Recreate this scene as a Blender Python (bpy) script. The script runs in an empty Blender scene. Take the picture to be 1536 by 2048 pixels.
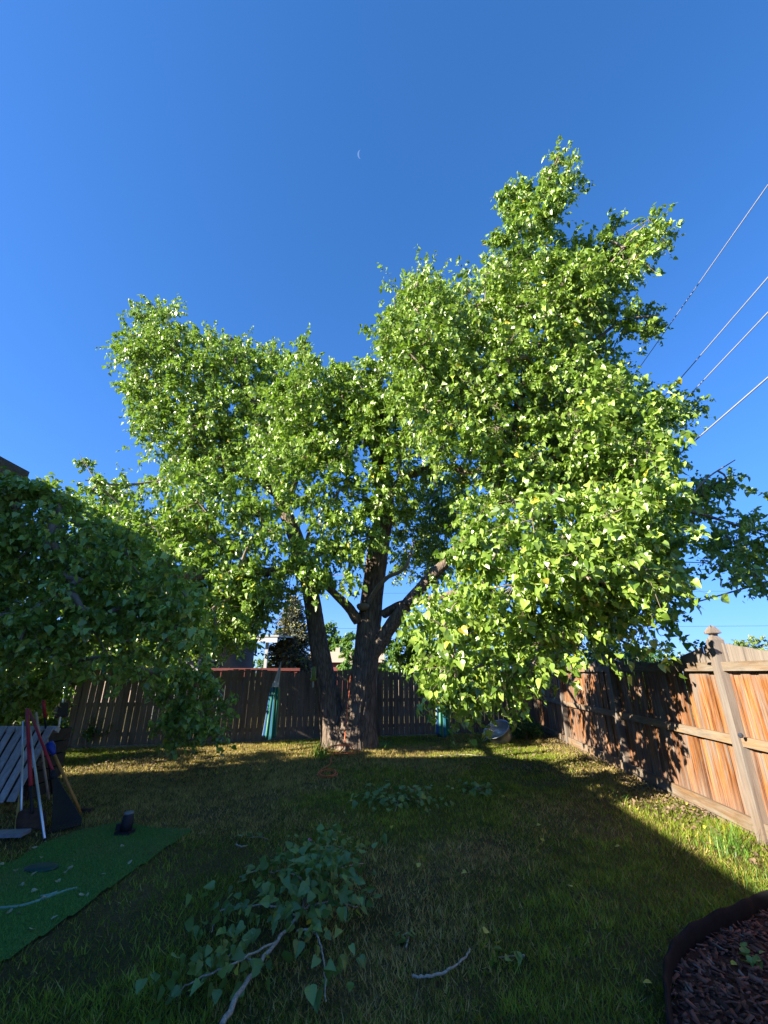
import bpy, math, random
import numpy as np
from mathutils import Vector, Matrix
random.seed(7); rng = np.random.default_rng(11)
C = bpy.context.scene.collection
SC = bpy.context.scene
# ------------------------------------------------------------------ camera, sky, sun, exposure
CAM_H, FPX, PITCH = 1.65, 850.0, math.radians(20.7)
CP, SP = math.cos(PITCH), math.sin(PITCH)
cam_d = bpy.data.cameras.new('camera'); cam = bpy.data.objects.new('camera', cam_d); C.objects.link(cam)
cam.location = (0, 0, CAM_H); cam.rotation_euler = (math.pi/2+PITCH, 0, 0)
cam_d.sensor_fit = 'VERTICAL'; cam_d.sensor_height = 24; cam_d.lens = FPX/2048*24
cam_d.clip_start = .05; cam_d.clip_end = 6000
SC.camera = cam
SUN_AZ, SUN_EL = math.radians(65), math.radians(25.3)     # the light travels toward +X turned SUN_AZ from +Y
w = bpy.data.worlds.new('World'); SC.world = w; w.use_nodes = True
nt = w.node_tree; nt.nodes.clear()
sky = nt.nodes.new('ShaderNodeTexSky'); sky.sky_type = 'NISHITA'; sky.sun_disc = False
sky.sun_elevation = SUN_EL; sky.sun_rotation = math.pi+SUN_AZ
sky.altitude = 1600; sky.air_density = 1.0; sky.dust_density = 0.6; sky.ozone_density = 2.0
# soft shoulder on the sky radiance (as a camera's) so that the horizon keeps its blue
shm = nt.nodes.new('ShaderNodeVectorMath'); shm.operation = 'MULTIPLY_ADD'; shm.inputs[1].default_value = (.42, .27, .10); shm.inputs[2].default_value = (1, 1, 1)
shd = nt.nodes.new('ShaderNodeVectorMath'); shd.operation = 'DIVIDE'
hsv = nt.nodes.new('ShaderNodeHueSaturation'); hsv.inputs['Saturation'].default_value = 1.27; hsv.inputs['Hue'].default_value = .502
bg = nt.nodes.new('ShaderNodeBackground'); bg.inputs['Strength'].default_value = 0.118
wo = nt.nodes.new('ShaderNodeOutputWorld')
nt.links.new(sky.outputs[0], shm.inputs[0]); nt.links.new(sky.outputs[0], shd.inputs[0]); nt.links.new(shm.outputs[0], shd.inputs[1]); nt.links.new(shd.outputs[0], hsv.inputs['Color']); nt.links.new(hsv.outputs[0], bg.inputs[0]); nt.links.new(bg.outputs[0], wo.inputs[0])
sun_d = bpy.data.lights.new('sun', 'SUN'); sun = bpy.data.objects.new('sun', sun_d); C.objects.link(sun)
sun_d.energy = 5.0; sun_d.angle = math.radians(.53); sun_d.color = (1, .92, .77)
SDIR = Vector((math.sin(SUN_AZ)*math.cos(SUN_EL), math.cos(SUN_AZ)*math.cos(SUN_EL), -math.sin(SUN_EL)))
sun.rotation_euler = SDIR.to_track_quat('-Z', 'Y').to_euler(); sun.location = (-20, -10, 20)
SC.view_settings.view_transform = 'Standard'; SC.view_settings.look = 'None'
SC.view_settings.exposure = 1.88; SC.view_settings.gamma = 1; SC.view_settings.use_curve_mapping = False
SC.cycles.use_denoising = True; SC.cycles.max_bounces = 6; SC.cycles.diffuse_bounces = 5
SC.cycles.glossy_bounces = 3; SC.cycles.transmission_bounces = 5; SC.cycles.transparent_max_bounces = 6
SC.cycles.sample_clamp_indirect = 10
# ------------------------------------------------------------------ pixel helpers (photo pixels, 1536 x 2048)
def _ray(x, y):
    u, v = x-768, y-1024
    return u, FPX*CP+v*SP, FPX*SP-v*CP
def P(x, y, Y):
    u, f, up = _ray(x, y); k = Y/f
    return np.array((u*k, Y, CAM_H+up*k))
def G(x, y, z=0.):
    u, f, up = _ray(x, y); k = (CAM_H-z)/(-up)
    return np.array((u*k, f*k, z))
def proj(p):
    p = np.atleast_2d(p); d = p-np.array((0, 0, CAM_H))
    zc = d[:, 1]*CP+d[:, 2]*SP; yc = -d[:, 1]*SP+d[:, 2]*CP
    return 768+FPX*d[:, 0]/zc, 1024-FPX*yc/zc, zc
def _hash(ix, iy, s):
    h = (ix.astype(np.int64)*374761393+iy.astype(np.int64)*668265263+s*1274126177) & 0xffffffff
    h = ((h ^ (h >> 13))*1274126177) & 0xffffffff
    return ((h ^ (h >> 16)) & 0xffff)/65535.
def vnoise(x, y, s=0):
    x = np.asarray(x, float); y = np.asarray(y, float)
    ix, iy = np.floor(x), np.floor(y); fx, fy = x-ix, y-iy
    fx = fx*fx*(3-2*fx); fy = fy*fy*(3-2*fy)
    a, b, c, d = _hash(ix, iy, s), _hash(ix+1, iy, s), _hash(ix, iy+1, s), _hash(ix+1, iy+1, s)
    return (a*(1-fx)+b*fx)*(1-fy)+(c*(1-fx)+d*fx)*fy
def fbm(x, y, s=0, o=3):
    r = 0; a = .5; t = 0
    for k in range(o):
        r = r+a*vnoise(np.asarray(x)*2**k, np.asarray(y)*2**k, s+k); t += a; a *= .5
    return r/t
def inpoly(px, py, poly):
    px = np.asarray(px); py = np.asarray(py); r = np.zeros(px.shape, bool); n = len(poly)
    for i in range(n):
        x0, y0 = poly[i]; x1, y1 = poly[(i+1) % n]
        if y0 == y1: continue
        c = ((y0 > py) != (y1 > py)) & (px < (x1-x0)*(py-y0)/(y1-y0)+x0)
        r ^= c
    return r
def catmull(pts, n=6):
    pts = [np.array(p, float) for p in pts]
    if len(pts) < 3:
        return np.array([pts[0]+(pts[-1]-pts[0])*t for t in np.linspace(0, 1, n+1)])
    q = [2*pts[0]-pts[1]]+pts+[2*pts[-1]-pts[-2]]; out = []
    for i in range(1, len(q)-2):
        for t in np.linspace(0, 1, n, endpoint=False):
            a, b, c, d = q[i-1], q[i], q[i+1], q[i+2]
            out.append(.5*((2*b)+(c-a)*t+(2*a-5*b+4*c-d)*t*t+(3*b-a-3*c+d)*t**3))
    out.append(pts[-1]); return np.array(out)
# ------------------------------------------------------------------ mesh helpers
WLOC = {}
def wl(o): return WLOC.get(o.name, np.zeros(3)) if o else np.zeros(3)
class MB:
    def __init__(s): s.v = []; s.f = []; s.n = 0
    def add(s, V, F):
        V = np.asarray(V, float); s.v.append(V); s.f += [tuple(i+s.n for i in f) for f in F]; s.n += len(V); return s
    def box(s, c, size, rz=0, M=None, taper=1.):
        x, y, z = np.array(size)/2
        V = np.array([(sx*x*(taper if sz > 0 else 1), sy*y*(taper if sz > 0 else 1), sz*z) for sz in (-1, 1) for sy in (-1, 1) for sx in (-1, 1)])
        if M is not None: V = V@np.array(M).T
        if rz:
            cs, sn = math.cos(rz), math.sin(rz); V = V@np.array(((cs, sn, 0), (-sn, cs, 0), (0, 0, 1)))
        return s.add(V+np.array(c), [(0, 2, 3, 1), (4, 5, 7, 6), (0, 1, 5, 4), (2, 6, 7, 3), (0, 4, 6, 2), (1, 3, 7, 5)])
    def tube(s, pts, r, n=8, cap=True):
        pts = np.asarray(pts, float); m = len(pts); r = np.broadcast_to(np.asarray(r, float), (m,))
        T = np.gradient(pts, axis=0); T /= np.linalg.norm(T, axis=1)[:, None]+1e-9
        a = np.array((0, 0, 1.)) if abs(T[0, 2]) < .9 else np.array((1., 0, 0))
        V = []; N = np.cross(T[0], a); N /= np.linalg.norm(N)
        ang = np.linspace(0, 2*math.pi, n, endpoint=False)
        for i in range(m):
            N = N-T[i]*N.dot(T[i]); N /= np.linalg.norm(N)+1e-9; B = np.cross(T[i], N)
            V.append(pts[i]+r[i]*(np.cos(ang)[:, None]*N+np.sin(ang)[:, None]*B))
        V = np.concatenate(V); F = []
        for i in range(m-1):
            for j in range(n):
                k = (j+1) % n; F.append((i*n+j, i*n+k, (i+1)*n+k, (i+1)*n+j))
        if cap: F.append(tuple(range(n-1, -1, -1))); F.append(tuple((m-1)*n+j for j in range(n)))
        return s.add(V, F)
    def lathe(s, c, prof, n=20, M=None):
        ang = np.linspace(0, 2*math.pi, n, endpoint=False)
        V = np.concatenate([np.stack((r*np.cos(ang), r*np.sin(ang), np.full(n, z)), 1) for r, z in prof])
        if M is not None: V = V@np.array(M).T
        F = []
        for i in range(len(prof)-1):
            for j in range(n):
                k = (j+1) % n; F.append((i*n+j, i*n+k, (i+1)*n+k, (i+1)*n+j))
        F.append(tuple(range(n-1, -1, -1))); F.append(tuple((len(prof)-1)*n+j for j in range(n)))
        return s.add(V+np.array(c), F)
    def prism(s, poly, z0, z1):
        n = len(poly); V = [(x, y, z0) for x, y in poly]+[(x, y, z1) for x, y in poly]
        F = [tuple(range(n-1, -1, -1)), tuple(range(n, 2*n))]+[(i, (i+1) % n, n+(i+1) % n, n+i) for i in range(n)]
        return s.add(V, F)
    def build(s, name, mat, parent=None, smooth=False, kind=None):
        V = np.concatenate(s.v); return link_mesh(name, V, s.f, mat, parent, smooth, kind)
def link_mesh(name, V, F, mat, parent=None, smooth=False, kind=None, origin=None):
    V = np.asarray(V, float)
    o0 = np.array(((V[:, 0].min()+V[:, 0].max())/2, (V[:, 1].min()+V[:, 1].max())/2, V[:, 2].min())) if origin is None else np.asarray(origin, float)
    me = bpy.data.meshes.new(name); me.from_pydata((V-o0).tolist(), [], F); me.update()
    return link_obj(name, me, o0, mat, parent, smooth, kind)
def link_obj(name, me, o0, mat, parent, smooth, kind):
    if smooth: me.polygons.foreach_set('use_smooth', np.ones(len(me.polygons), bool))
    if mat is not None and not me.materials: me.materials.append(mat)
    o = bpy.data.objects.new(name, me); C.objects.link(o)
    o.location = Vector(np.asarray(o0)-wl(parent)); WLOC[o.name] = np.array(o0, float)
    if parent: o.parent = parent
    if kind: o['kind'] = kind
    return o
def np_mesh(name, V, F, mat, parent=None, kind=None, cols=None, smooth=False):
    V = np.asarray(V, np.float32); F = np.asarray(F, np.int32); m, k = F.shape
    o0 = wl(parent) if parent else np.zeros(3)
    me = bpy.data.meshes.new(name); me.vertices.add(len(V)); me.vertices.foreach_set('co', (V-o0.astype(np.float32)).ravel())
    me.loops.add(m*k); me.loops.foreach_set('vertex_index', F.ravel())
    me.polygons.add(m); me.polygons.foreach_set('loop_start', np.arange(0, m*k, k, dtype=np.int32))
    try: me.polygons.foreach_set('loop_total', np.full(m, k, np.int32))
    except Exception: pass
    me.update(calc_edges=True)
    if cols is not None:
        at = me.color_attributes.new('col', 'FLOAT_COLOR', 'POINT')
        c4 = np.ones((len(V), 4), np.float32); c4[:, :3] = cols; at.data.foreach_set('color', c4.ravel())
    me.validate()
    return link_obj(name, me, o0, mat, parent, smooth, kind)
def tag(o, label=None, cat=None, group=None, kind=None):
    if label: o['label'] = label
    if cat: o['category'] = cat
    if group: o['group'] = group
    if kind: o['kind'] = kind
    return o
def thing(name, loc, label, cat, group=None):
    o = bpy.data.objects.new(name, None); C.objects.link(o); o.empty_display_size = .2
    o.location = Vector(loc); WLOC[o.name] = np.array(loc, float)
    return tag(o, label, cat, group)
# ------------------------------------------------------------------ materials
def newmat(name):
    m = bpy.data.materials.new(name); m.use_nodes = True; nt = m.node_tree; b = nt.nodes['Principled BSDF']
    return m, nt, b, nt.nodes['Material Output']
def N(nt, t, **kw):
    n = nt.nodes.new(t)
    for k, v in kw.items():
        if k in n.inputs: n.inputs[k].default_value = v
        else: setattr(n, k, v)
    return n
def ramp(nt, stops, src):
    r = nt.nodes.new('ShaderNodeValToRGB'); e = r.color_ramp.elements
    while len(e) > 1: e.remove(e[-1])
    e[0].position = stops[0][0]; e[0].color = (*stops[0][1], 1)
    for p, c in stops[1:]: x = e.new(p); x.color = (*c, 1)
    nt.links.new(src, r.inputs[0]); return r
def mixc(nt, fac, a, b, mode='MIX'):
    m = nt.nodes.new('ShaderNodeMix'); m.data_type = 'RGBA'; m.blend_type = mode
    for s, v in ((0, fac), (6, a), (7, b)):
        if isinstance(v, (int, float)): m.inputs[s].default_value = v
        elif isinstance(v, tuple): m.inputs[s].default_value = (*v, 1)
        else: nt.links.new(v, m.inputs[s])
    return m.outputs[2]
def simple(name, col, rough=.6, var=.25, scale=12, metal=0., bump=.15, spec=.4, stretch=(1, 1, 1)):
    m, nt, b, o = newmat(name)
    tc = N(nt, 'ShaderNodeTexCoord'); mp = N(nt, 'ShaderNodeMapping'); mp.inputs['Scale'].default_value = stretch
    nt.links.new(tc.outputs['Object'], mp.inputs[0])
    n = N(nt, 'ShaderNodeTexNoise', Scale=scale, Detail=6., Roughness=.65); nt.links.new(mp.outputs[0], n.inputs['Vector'])
    d = tuple(max(0, c*(1-var)) for c in col); l = tuple(min(1, c*(1+var)) for c in col)
    r = ramp(nt, [(.3, d), (.7, l)], n.outputs['Fac']); nt.links.new(r.outputs[0], b.inputs['Base Color'])
    b.inputs['Roughness'].default_value = rough; b.inputs['Metallic'].default_value = metal; b.inputs['Specular IOR Level'].default_value = spec
    if bump:
        bp = N(nt, 'ShaderNodeBump', Strength=bump, Distance=.01); nt.links.new(n.outputs['Fac'], bp.inputs['Height']); nt.links.new(bp.outputs[0], b.inputs['Normal'])
    return m
def wood(name, stops, grey, grey_z=None, rough=.75, along='z', bump=.5):
    """long-grained boards; grey = weathered tint, grey_z = height (board space) above which boards have silvered"""
    m, nt, b, o = newmat(name)
    tc = N(nt, 'ShaderNodeTexCoord'); oi = N(nt, 'ShaderNodeObjectInfo')
    sc = {'z': (16, 16, .8), 'y': (16, .8, 16), 'x': (.8, 16, 16)}[along]
    mp = N(nt, 'ShaderNodeMapping'); mp.inputs['Scale'].default_value = sc; nt.links.new(tc.outputs['Object'], mp.inputs[0])
    mul = N(nt, 'ShaderNodeVectorMath', operation='SCALE'); mul.inputs[0].default_value = (37, 91, 53); nt.links.new(oi.outputs['Random'], mul.inputs['Scale'])
    nt.links.new(mul.outputs[0], mp.inputs['Location'])
    n = N(nt, 'ShaderNodeTexNoise', Scale=2.2, Detail=8., Roughness=.7, Distortion=.6); nt.links.new(mp.outputs[0], n.inputs['Vector'])
    r = ramp(nt, stops, n.outputs['Fac'])
    hs = N(nt, 'ShaderNodeHueSaturation'); nt.links.new(r.outputs[0], hs.inputs['Color'])
    mr = N(nt, 'ShaderNodeMapRange'); mr.inputs[3].default_value = .6; mr.inputs[4].default_value = 1.2
    nt.links.new(oi.outputs['Random'], mr.inputs[0]); nt.links.new(mr.outputs[0], hs.inputs['Value'])
    n2 = N(nt, 'ShaderNodeTexNoise', Scale=3.3, Detail=5., Roughness=.6)
    mp2 = N(nt, 'ShaderNodeMapping'); mp2.inputs['Scale'].default_value = {'z': (3, 3, .45), 'y': (3, .45, 3), 'x': (.45, 3, 3)}[along]
    nt.links.new(tc.outputs['Object'], mp2.inputs[0]); nt.links.new(mul.outputs[0], mp2.inputs['Location']); nt.links.new(mp2.outputs[0], n2.inputs['Vector'])
    if grey_z is not None:
        sx = N(nt, 'ShaderNodeSeparateXYZ'); nt.links.new(tc.outputs['Object'], sx.inputs[0])
        g = N(nt, 'ShaderNodeMapRange'); nt.links.new(sx.outputs[2], g.inputs[0]); g.inputs[1].default_value = grey_z-.05; g.inputs[2].default_value = grey_z+.05
        g2 = N(nt, 'ShaderNodeMapRange'); nt.links.new(n2.outputs['Fac'], g2.inputs[0]); g2.inputs[1].default_value = .44; g2.inputs[2].default_value = .62; g2.inputs[4].default_value = .9
        g3 = N(nt, 'ShaderNodeMapRange'); nt.links.new(sx.outputs[2], g3.inputs[0]); g3.inputs[1].default_value = .55; g3.inputs[2].default_value = .0; g3.inputs[4].default_value = .75
        mx = N(nt, 'ShaderNodeMath', operation='MAXIMUM'); nt.links.new(g.outputs[0], mx.inputs[0]); nt.links.new(g2.outputs[0], mx.inputs[1])
        mx2 = N(nt, 'ShaderNodeMath', operation='MAXIMUM'); nt.links.new(mx.outputs[0], mx2.inputs[0]); nt.links.new(g3.outputs[0], mx2.inputs[1]); f = mx2.outputs[0]
    else:
        g2 = N(nt, 'ShaderNodeMapRange'); nt.links.new(n2.outputs['Fac'], g2.inputs[0]); g2.inputs[1].default_value = .35; g2.inputs[2].default_value = .6; f = g2.outputs[0]
    gr = ramp(nt, [(.25, tuple(c*.55 for c in grey)), (.7, tuple(c*1.2 for c in grey))], n.outputs['Fac'])
    c = mixc(nt, f, hs.outputs[0], gr.outputs[0]); nt.links.new(c, b.inputs['Base Color'])
    b.inputs['Roughness'].default_value = rough; b.inputs['Specular IOR Level'].default_value = .25
    bp = N(nt, 'ShaderNodeBump', Strength=bump, Distance=.006); nt.links.new(n.outputs['Fac'], bp.inputs['Height']); nt.links.new(bp.outputs[0], b.inputs['Normal'])
    return m
def leafmat(name, dark, light, trans=.35, tcol=(.30, .50, .03), rough=.38, yellow=.012, spec=.55):
    m, nt, b, o = newmat(name)
    g = N(nt, 'ShaderNodeNewGeometry'); oi = N(nt, 'ShaderNodeObjectInfo')
    a = N(nt, 'ShaderNodeMath', operation='ADD'); nt.links.new(g.outputs['Random Per Island'], a.inputs[0]); nt.links.new(oi.outputs['Random'], a.inputs[1])
    fr = N(nt, 'ShaderNodeMath', operation='FRACT'); nt.links.new(a.outputs[0], fr.inputs[0])
    mid = tuple((d+l)/2 for d, l in zip(dark, light))
    r = ramp(nt, [(0, dark), (.5, mid), (1-yellow-.002, light), (1-yellow, (.5, .42, .04))], fr.outputs[0])
    nt.links.new(r.outputs[0], b.inputs['Base Color']); b.inputs['Roughness'].default_value = rough; b.inputs['Specular IOR Level'].default_value = spec
    t = N(nt, 'ShaderNodeBsdfTranslucent'); c = mixc(nt, .6, r.outputs[0], tcol); nt.links.new(c, t.inputs[0])
    mx = N(nt, 'ShaderNodeMixShader'); mx.inputs[0].default_value = trans
    nt.links.new(b.outputs[0], mx.inputs[1]); nt.links.new(t.outputs[0], mx.inputs[2]); nt.links.new(mx.outputs[0], o.inputs[0])
    return m
def attrmat(name, rough=.6, trans=.0):
    m, nt, b, o = newmat(name); a = N(nt, 'ShaderNodeAttribute', attribute_name='col'); nt.links.new(a.outputs['Color'], b.inputs['Base Color'])
    b.inputs['Roughness'].default_value = rough; b.inputs['Specular IOR Level'].default_value = .25
    if trans:
        t = N(nt, 'ShaderNodeBsdfTranslucent'); nt.links.new(a.outputs['Color'], t.inputs[0])
        mx = N(nt, 'ShaderNodeMixShader'); mx.inputs[0].default_value = trans
        nt.links.new(b.outputs[0], mx.inputs[1]); nt.links.new(t.outputs[0], mx.inputs[2]); nt.links.new(mx.outputs[0], o.inputs[0])
    return m
M = {}
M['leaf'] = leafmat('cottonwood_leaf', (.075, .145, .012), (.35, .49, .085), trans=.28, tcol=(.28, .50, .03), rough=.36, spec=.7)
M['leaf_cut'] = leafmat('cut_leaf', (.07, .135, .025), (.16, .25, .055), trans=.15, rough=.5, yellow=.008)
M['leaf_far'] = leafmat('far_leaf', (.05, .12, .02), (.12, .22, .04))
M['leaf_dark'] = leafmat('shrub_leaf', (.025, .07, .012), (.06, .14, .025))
M['bark'] = None
M['twig'] = simple('twig_bark', (.21, .165, .12), .8, .3, 30, stretch=(1, 1, .3))
M['branch_pale'] = simple('pale_branch_bark', (.34, .285, .21), .85, .5, 60, bump=.8)
cedar = [(.34, (.055, .022, .010)), (.45, (.19, .07, .022)), (.55, (.29, .115, .034)), (.66, (.37, .20, .085))]
M['cedar'] = wood('cedar_board', cedar, (.20, .165, .135), grey_z=1.62)
M['cedar_rail'] = wood('cedar_rail', [(.3, (.14, .08, .04)), (.7, (.30, .18, .09))], (.20, .165, .125), along='y')
M['cedar_post'] = wood('cedar_post', [(.3, (.13, .095, .07)), (.7, (.25, .18, .13))], (.19, .16, .135))
M['oldwood'] = wood('weathered_board', [(.25, (.085, .064, .047)), (.75, (.20, .16, .12))], (.165, .14, .115))
M['oldrail'] = wood('weathered_rail', [(.25, (.07, .05, .04)), (.75, (.15, .12, .09))], (.12, .10, .085), along='x')
def barkmat():
    m, nt, b, o = newmat('cottonwood_bark'); tc = N(nt, 'ShaderNodeTexCoord'); mp = N(nt, 'ShaderNodeMapping'); mp.inputs['Scale'].default_value = (1, 1, .16)
    nt.links.new(tc.outputs['Object'], mp.inputs[0])
    n = N(nt, 'ShaderNodeTexNoise', Scale=14., Detail=8., Roughness=.7, Distortion=.4); nt.links.new(mp.outputs[0], n.inputs['Vector'])
    v = N(nt, 'ShaderNodeTexVoronoi', Scale=17., feature='DISTANCE_TO_EDGE'); nt.links.new(mp.outputs[0], v.inputs['Vector'])
    vr = ramp(nt, [(0, (.0, .0, .0)), (.25, (1, 1, 1))], v.outputs['Distance'])
    ad = N(nt, 'ShaderNodeMath', operation='MULTIPLY_ADD'); nt.links.new(vr.outputs[0], ad.inputs[0]); ad.inputs[1].default_value = .28; nt.links.new(n.outputs['Fac'], ad.inputs[2])
    r = ramp(nt, [(.30, (.05, .037, .028)), (.62, (.15, .112, .084)), (.92, (.26, .20, .155))], ad.outputs[0]); nt.links.new(r.outputs[0], b.inputs['Base Color'])
    b.inputs['Roughness'].default_value = .9; b.inputs['Specular IOR Level'].default_value = .15
    bp = N(nt, 'ShaderNodeBump', Strength=.9, Distance=.03); nt.links.new(ad.outputs[0], bp.inputs['Height']); nt.links.new(bp.outputs[0], b.inputs['Normal'])
    return m
M['bark'] = barkmat()
# ------------------------------------------------------------------ the setting: ground, turf, mulch bed
def FX(Y): return 3.4+.085*Y                    # line of the cedar fence
def BY(X): return 12.97+.27*X                   # line of the back fence
def groundmat():
    m, nt, b, o = newmat('lawn_soil'); tc = N(nt, 'ShaderNodeTexCoord')
    n = N(nt, 'ShaderNodeTexNoise', Scale=.55, Detail=5., Roughness=.6); nt.links.new(tc.outputs['Object'], n.inputs['Vector'])
    n2 = N(nt, 'ShaderNodeTexNoise', Scale=45., Detail=6., Roughness=.8); nt.links.new(tc.outputs['Object'], n2.inputs['Vector'])
    r = ramp(nt, [(.35, (.055, .062, .018)), (.55, (.12, .095, .038)), (.72, (.21, .145, .075))], n.outputs['Fac'])
    r2 = ramp(nt, [(.3, (.35, .35, .35)), (.7, (1.3, 1.3, 1.3))], n2.outputs['Fac'])
    c = mixc(nt, 1., r.outputs[0], r2.outputs[0], 'MULTIPLY'); nt.links.new(c, b.inputs['Base Color']); b.inputs['Roughness'].default_value = .95
    b.inputs['Specular IOR Level'].default_value = .1
    bp = N(nt, 'ShaderNodeBump', Strength=.8, Distance=.03); nt.links.new(n2.outputs['Fac'], bp.inputs['Height']); nt.links.new(bp.outputs[0], b.inputs['Normal'])
    return m
# one sheet to the horizon, finer in the yard, mounded a little at the trunk and along the cedar fence
TREE = np.array((-.75, 10.75))
def gz(x, y):
    x = np.asarray(x, float); y = np.asarray(y, float)
    z = .10*np.exp(-((x-TREE[0])**2+(y-TREE[1])**2)/1.6)
    d = FX(y)-x; inside = (y > 3.2) & (y < 15)
    z = z+np.where(inside, .07*np.exp(-(d/.35)**2)*fbm(x*2.3, y*2.3, 5), 0)
    z = z+.035*(fbm(x*.7, y*.7, 9)-.5)*np.exp(-(np.hypot(x, y-7)/9)**4)
    return z
gx = np.concatenate((-np.geomspace(3000, 13, 16), np.linspace(-12, 12, 97), np.geomspace(13, 3000, 16)))
gy = np.concatenate((-np.geomspace(3000, 5, 16), np.linspace(-4, 18, 89), np.geomspace(19, 3000, 18)))
XX, YY = np.meshgrid(gx, gy); V = np.stack((XX.ravel(), YY.ravel(), gz(XX, YY).ravel()), 1)
nx, ny = len(gx), len(gy); I = (np.arange(ny-1)[:, None]*nx+np.arange(nx-1)).ravel()
ground = np_mesh('ground', V, np.stack((I, I+1, I+nx+1, I+nx), 1), groundmat(), smooth=True); ground['kind'] = 'structure'

turf_px = [(0, 1932), (60, 1892), (150, 1832), (240, 1768), (330, 1702), (385, 1666), (310, 1660), (240, 1648), (150, 1668), (90, 1690), (20, 1735)]
TURF = [tuple(G(x, y)[:2]) for x, y in turf_px]+[(-5.05, 5.2), (-5.05, 3.0)]
MUL_px = [(1352, 2120), (1344, 2048), (1340, 2000), (1346, 1962), (1366, 1925), (1402, 1894), (1452, 1867), (1500, 1846), (1536, 1828)]
MUL = [tuple(G(x, y)[:2]) for x, y in MUL_px]
MULP = [(MUL[0][0]-.05, 1.2)]+MUL+[(FX(4.3)-.15, 4.25), (FX(1.2)-.15, 1.2)]
def plate(name, poly, mat, z, label=None, cat=None, kind=None):
    """thin sheet laid on the uneven ground, cut from a fine grid"""
    a = np.array(poly); st = .03
    xs = np.arange(a[:, 0].min(), a[:, 0].max()+st, st); ys = np.arange(a[:, 1].min(), a[:, 1].max()+st, st)
    X, Y = np.meshgrid(xs, ys); cx = (X[:-1, :-1]+st/2).ravel(); cy = (Y[:-1, :-1]+st/2).ravel()
    ok = inpoly(cx, cy, poly); n = len(xs); I = (np.arange(len(ys)-1)[:, None]*n+np.arange(n-1)).ravel()[ok]
    V = np.stack((X.ravel(), Y.ravel(), gz(X, Y).ravel()+z+(.025*fbm(X*1.6, Y*1.6, 4)+.006*vnoise(X*7, Y*7, 2)).ravel()), 1)
    F = np.stack((I, I+1, I+n+1, I+n), 1); u, inv = np.unique(F, return_inverse=True)
    o = np_mesh(name, V[u], inv.reshape(F.shape), mat, smooth=True)
    return tag(o, label, cat, None, kind)
turf = plate('artificial_turf', TURF, simple('turf_pile', (.06, .15, .03), .85, .35, 60, bump=.5, spec=.2), .008, 'bright green artificial turf mat laid over the lawn below the tools', 'turf mat')
mulch = plate('mulch_bed', MULP, simple('mulch_soil', (.055, .026, .018), .95, .5, 40, bump=.8, spec=.1), .004, kind='structure')

# grass: every blade a triangle, colour by patches of green and straw
def grass():
    V = []; Cc = []
    for y0, y1, dens, wd in ((1.7, 3.2, 7500, .0042), (3.2, 5, 5600, .005), (5, 8, 3300, .0062), (8, 14.4, 2300, .0085)):
        xm = y1*.92+.9; n = int(dens*(y1-y0)*(min(xm, 9.3)+min(xm, FX(y1)+.1))*.97)
        x = rng.uniform(-min(xm, 9.3), min(xm, FX(y1)+.1), n); y = rng.uniform(y0, y1, n)
        dry = fbm(x*.5+3, y*.5, 1, 4)-.045+.10*np.clip((y-4.5)/4, -1, 1)+np.where((x > 1.7) & (y < 9), .04*(x-1.7), 0)
        fence = np.exp(-((FX(y)-x)/.8)**2)*(y > 3)
        dry = dry+.30*fence*vnoise(x*1.4, y*1.4, 8)
        bald = fbm(x*.9+9, y*.9+4, 3, 4)
        hole = np.clip((bald-.56)*5, 0, .75)+.5*np.exp(-(((x-1.75)/.55)**2+((y-3.3)/.3)**2))
        ok = (x < FX(y)-.02) & (y < BY(x)-.02) & ~inpoly(x, y, TURF) & ~inpoly(x, y, MULP) & (rng.random(n) > hole) & (np.hypot(x-TREE[0], y-TREE[1]) > .35)
        x, y, dry, fence = x[ok], y[ok], dry[ok], fence[ok]; n = len(x)
        lush = fbm(x*1.3+20, y*1.3, 6)
        clump = vnoise(x*9, y*9, 17)
        h = (.018+.028*rng.random(n))*(.65+.6*lush+.55*clump)*(1+1.0*fence*vnoise(x*2, y*2, 12))
        far = y0 >= 8
        if far: h *= 1.15
        a = rng.uniform(0, 2*np.pi, n); b = rng.uniform(0, 2*np.pi, n); le = h*rng.uniform(.15, 1.25, n); wv = wd*rng.uniform(.6, 1.3, n)
        z = gz(x, y)-.004; p = np.stack((x, y, z), 1)
        wx = np.stack((np.cos(a)*wv, np.sin(a)*wv, 0*a), 1)/2*1.6; t = p+np.stack((np.cos(b)*le, np.sin(b)*le, h), 1)
        V.append(np.stack((p-wx, p+wx, t), 1).reshape(-1, 3))
        isdry = rng.random(n) < np.clip((dry-.40)*3.2, .08, .88)
        k = rng.random(n)[:, None]
        gcol = (np.array((.082, .130, .010))*(1-k)+np.array((.29, .36, .032))*k)*(.75+.6*lush[:, None])
        gcol = gcol*(1-fence[:, None]*.5)+np.array((.22, .30, .02))*fence[:, None]*.5
        dcol = np.array((.19, .145, .045))*(1-k)+np.array((.62, .47, .15))*k
        c = np.where(isdry[:, None], dcol, gcol)
        flat = rng.random(n) < .035; c[flat] = np.array((.50, .40, .17))*rng.uniform(.5, 1., (flat.sum(), 1)); t[flat] = p[flat]+np.stack((np.cos(b[flat])*.06, np.sin(b[flat])*.06, np.full(flat.sum(), .022)), 1); V[-1] = np.stack((p-wx, p+wx, t), 1).reshape(-1, 3)
        c *= (.7+.6*clump)[:, None]
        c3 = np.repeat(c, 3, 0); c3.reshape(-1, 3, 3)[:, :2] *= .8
        Cc.append(c3)
    V = np.concatenate(V); F = np.arange(len(V)).reshape(-1, 3)
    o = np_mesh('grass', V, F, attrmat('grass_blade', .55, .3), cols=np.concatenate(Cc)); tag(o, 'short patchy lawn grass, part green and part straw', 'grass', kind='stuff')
grass()
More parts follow.
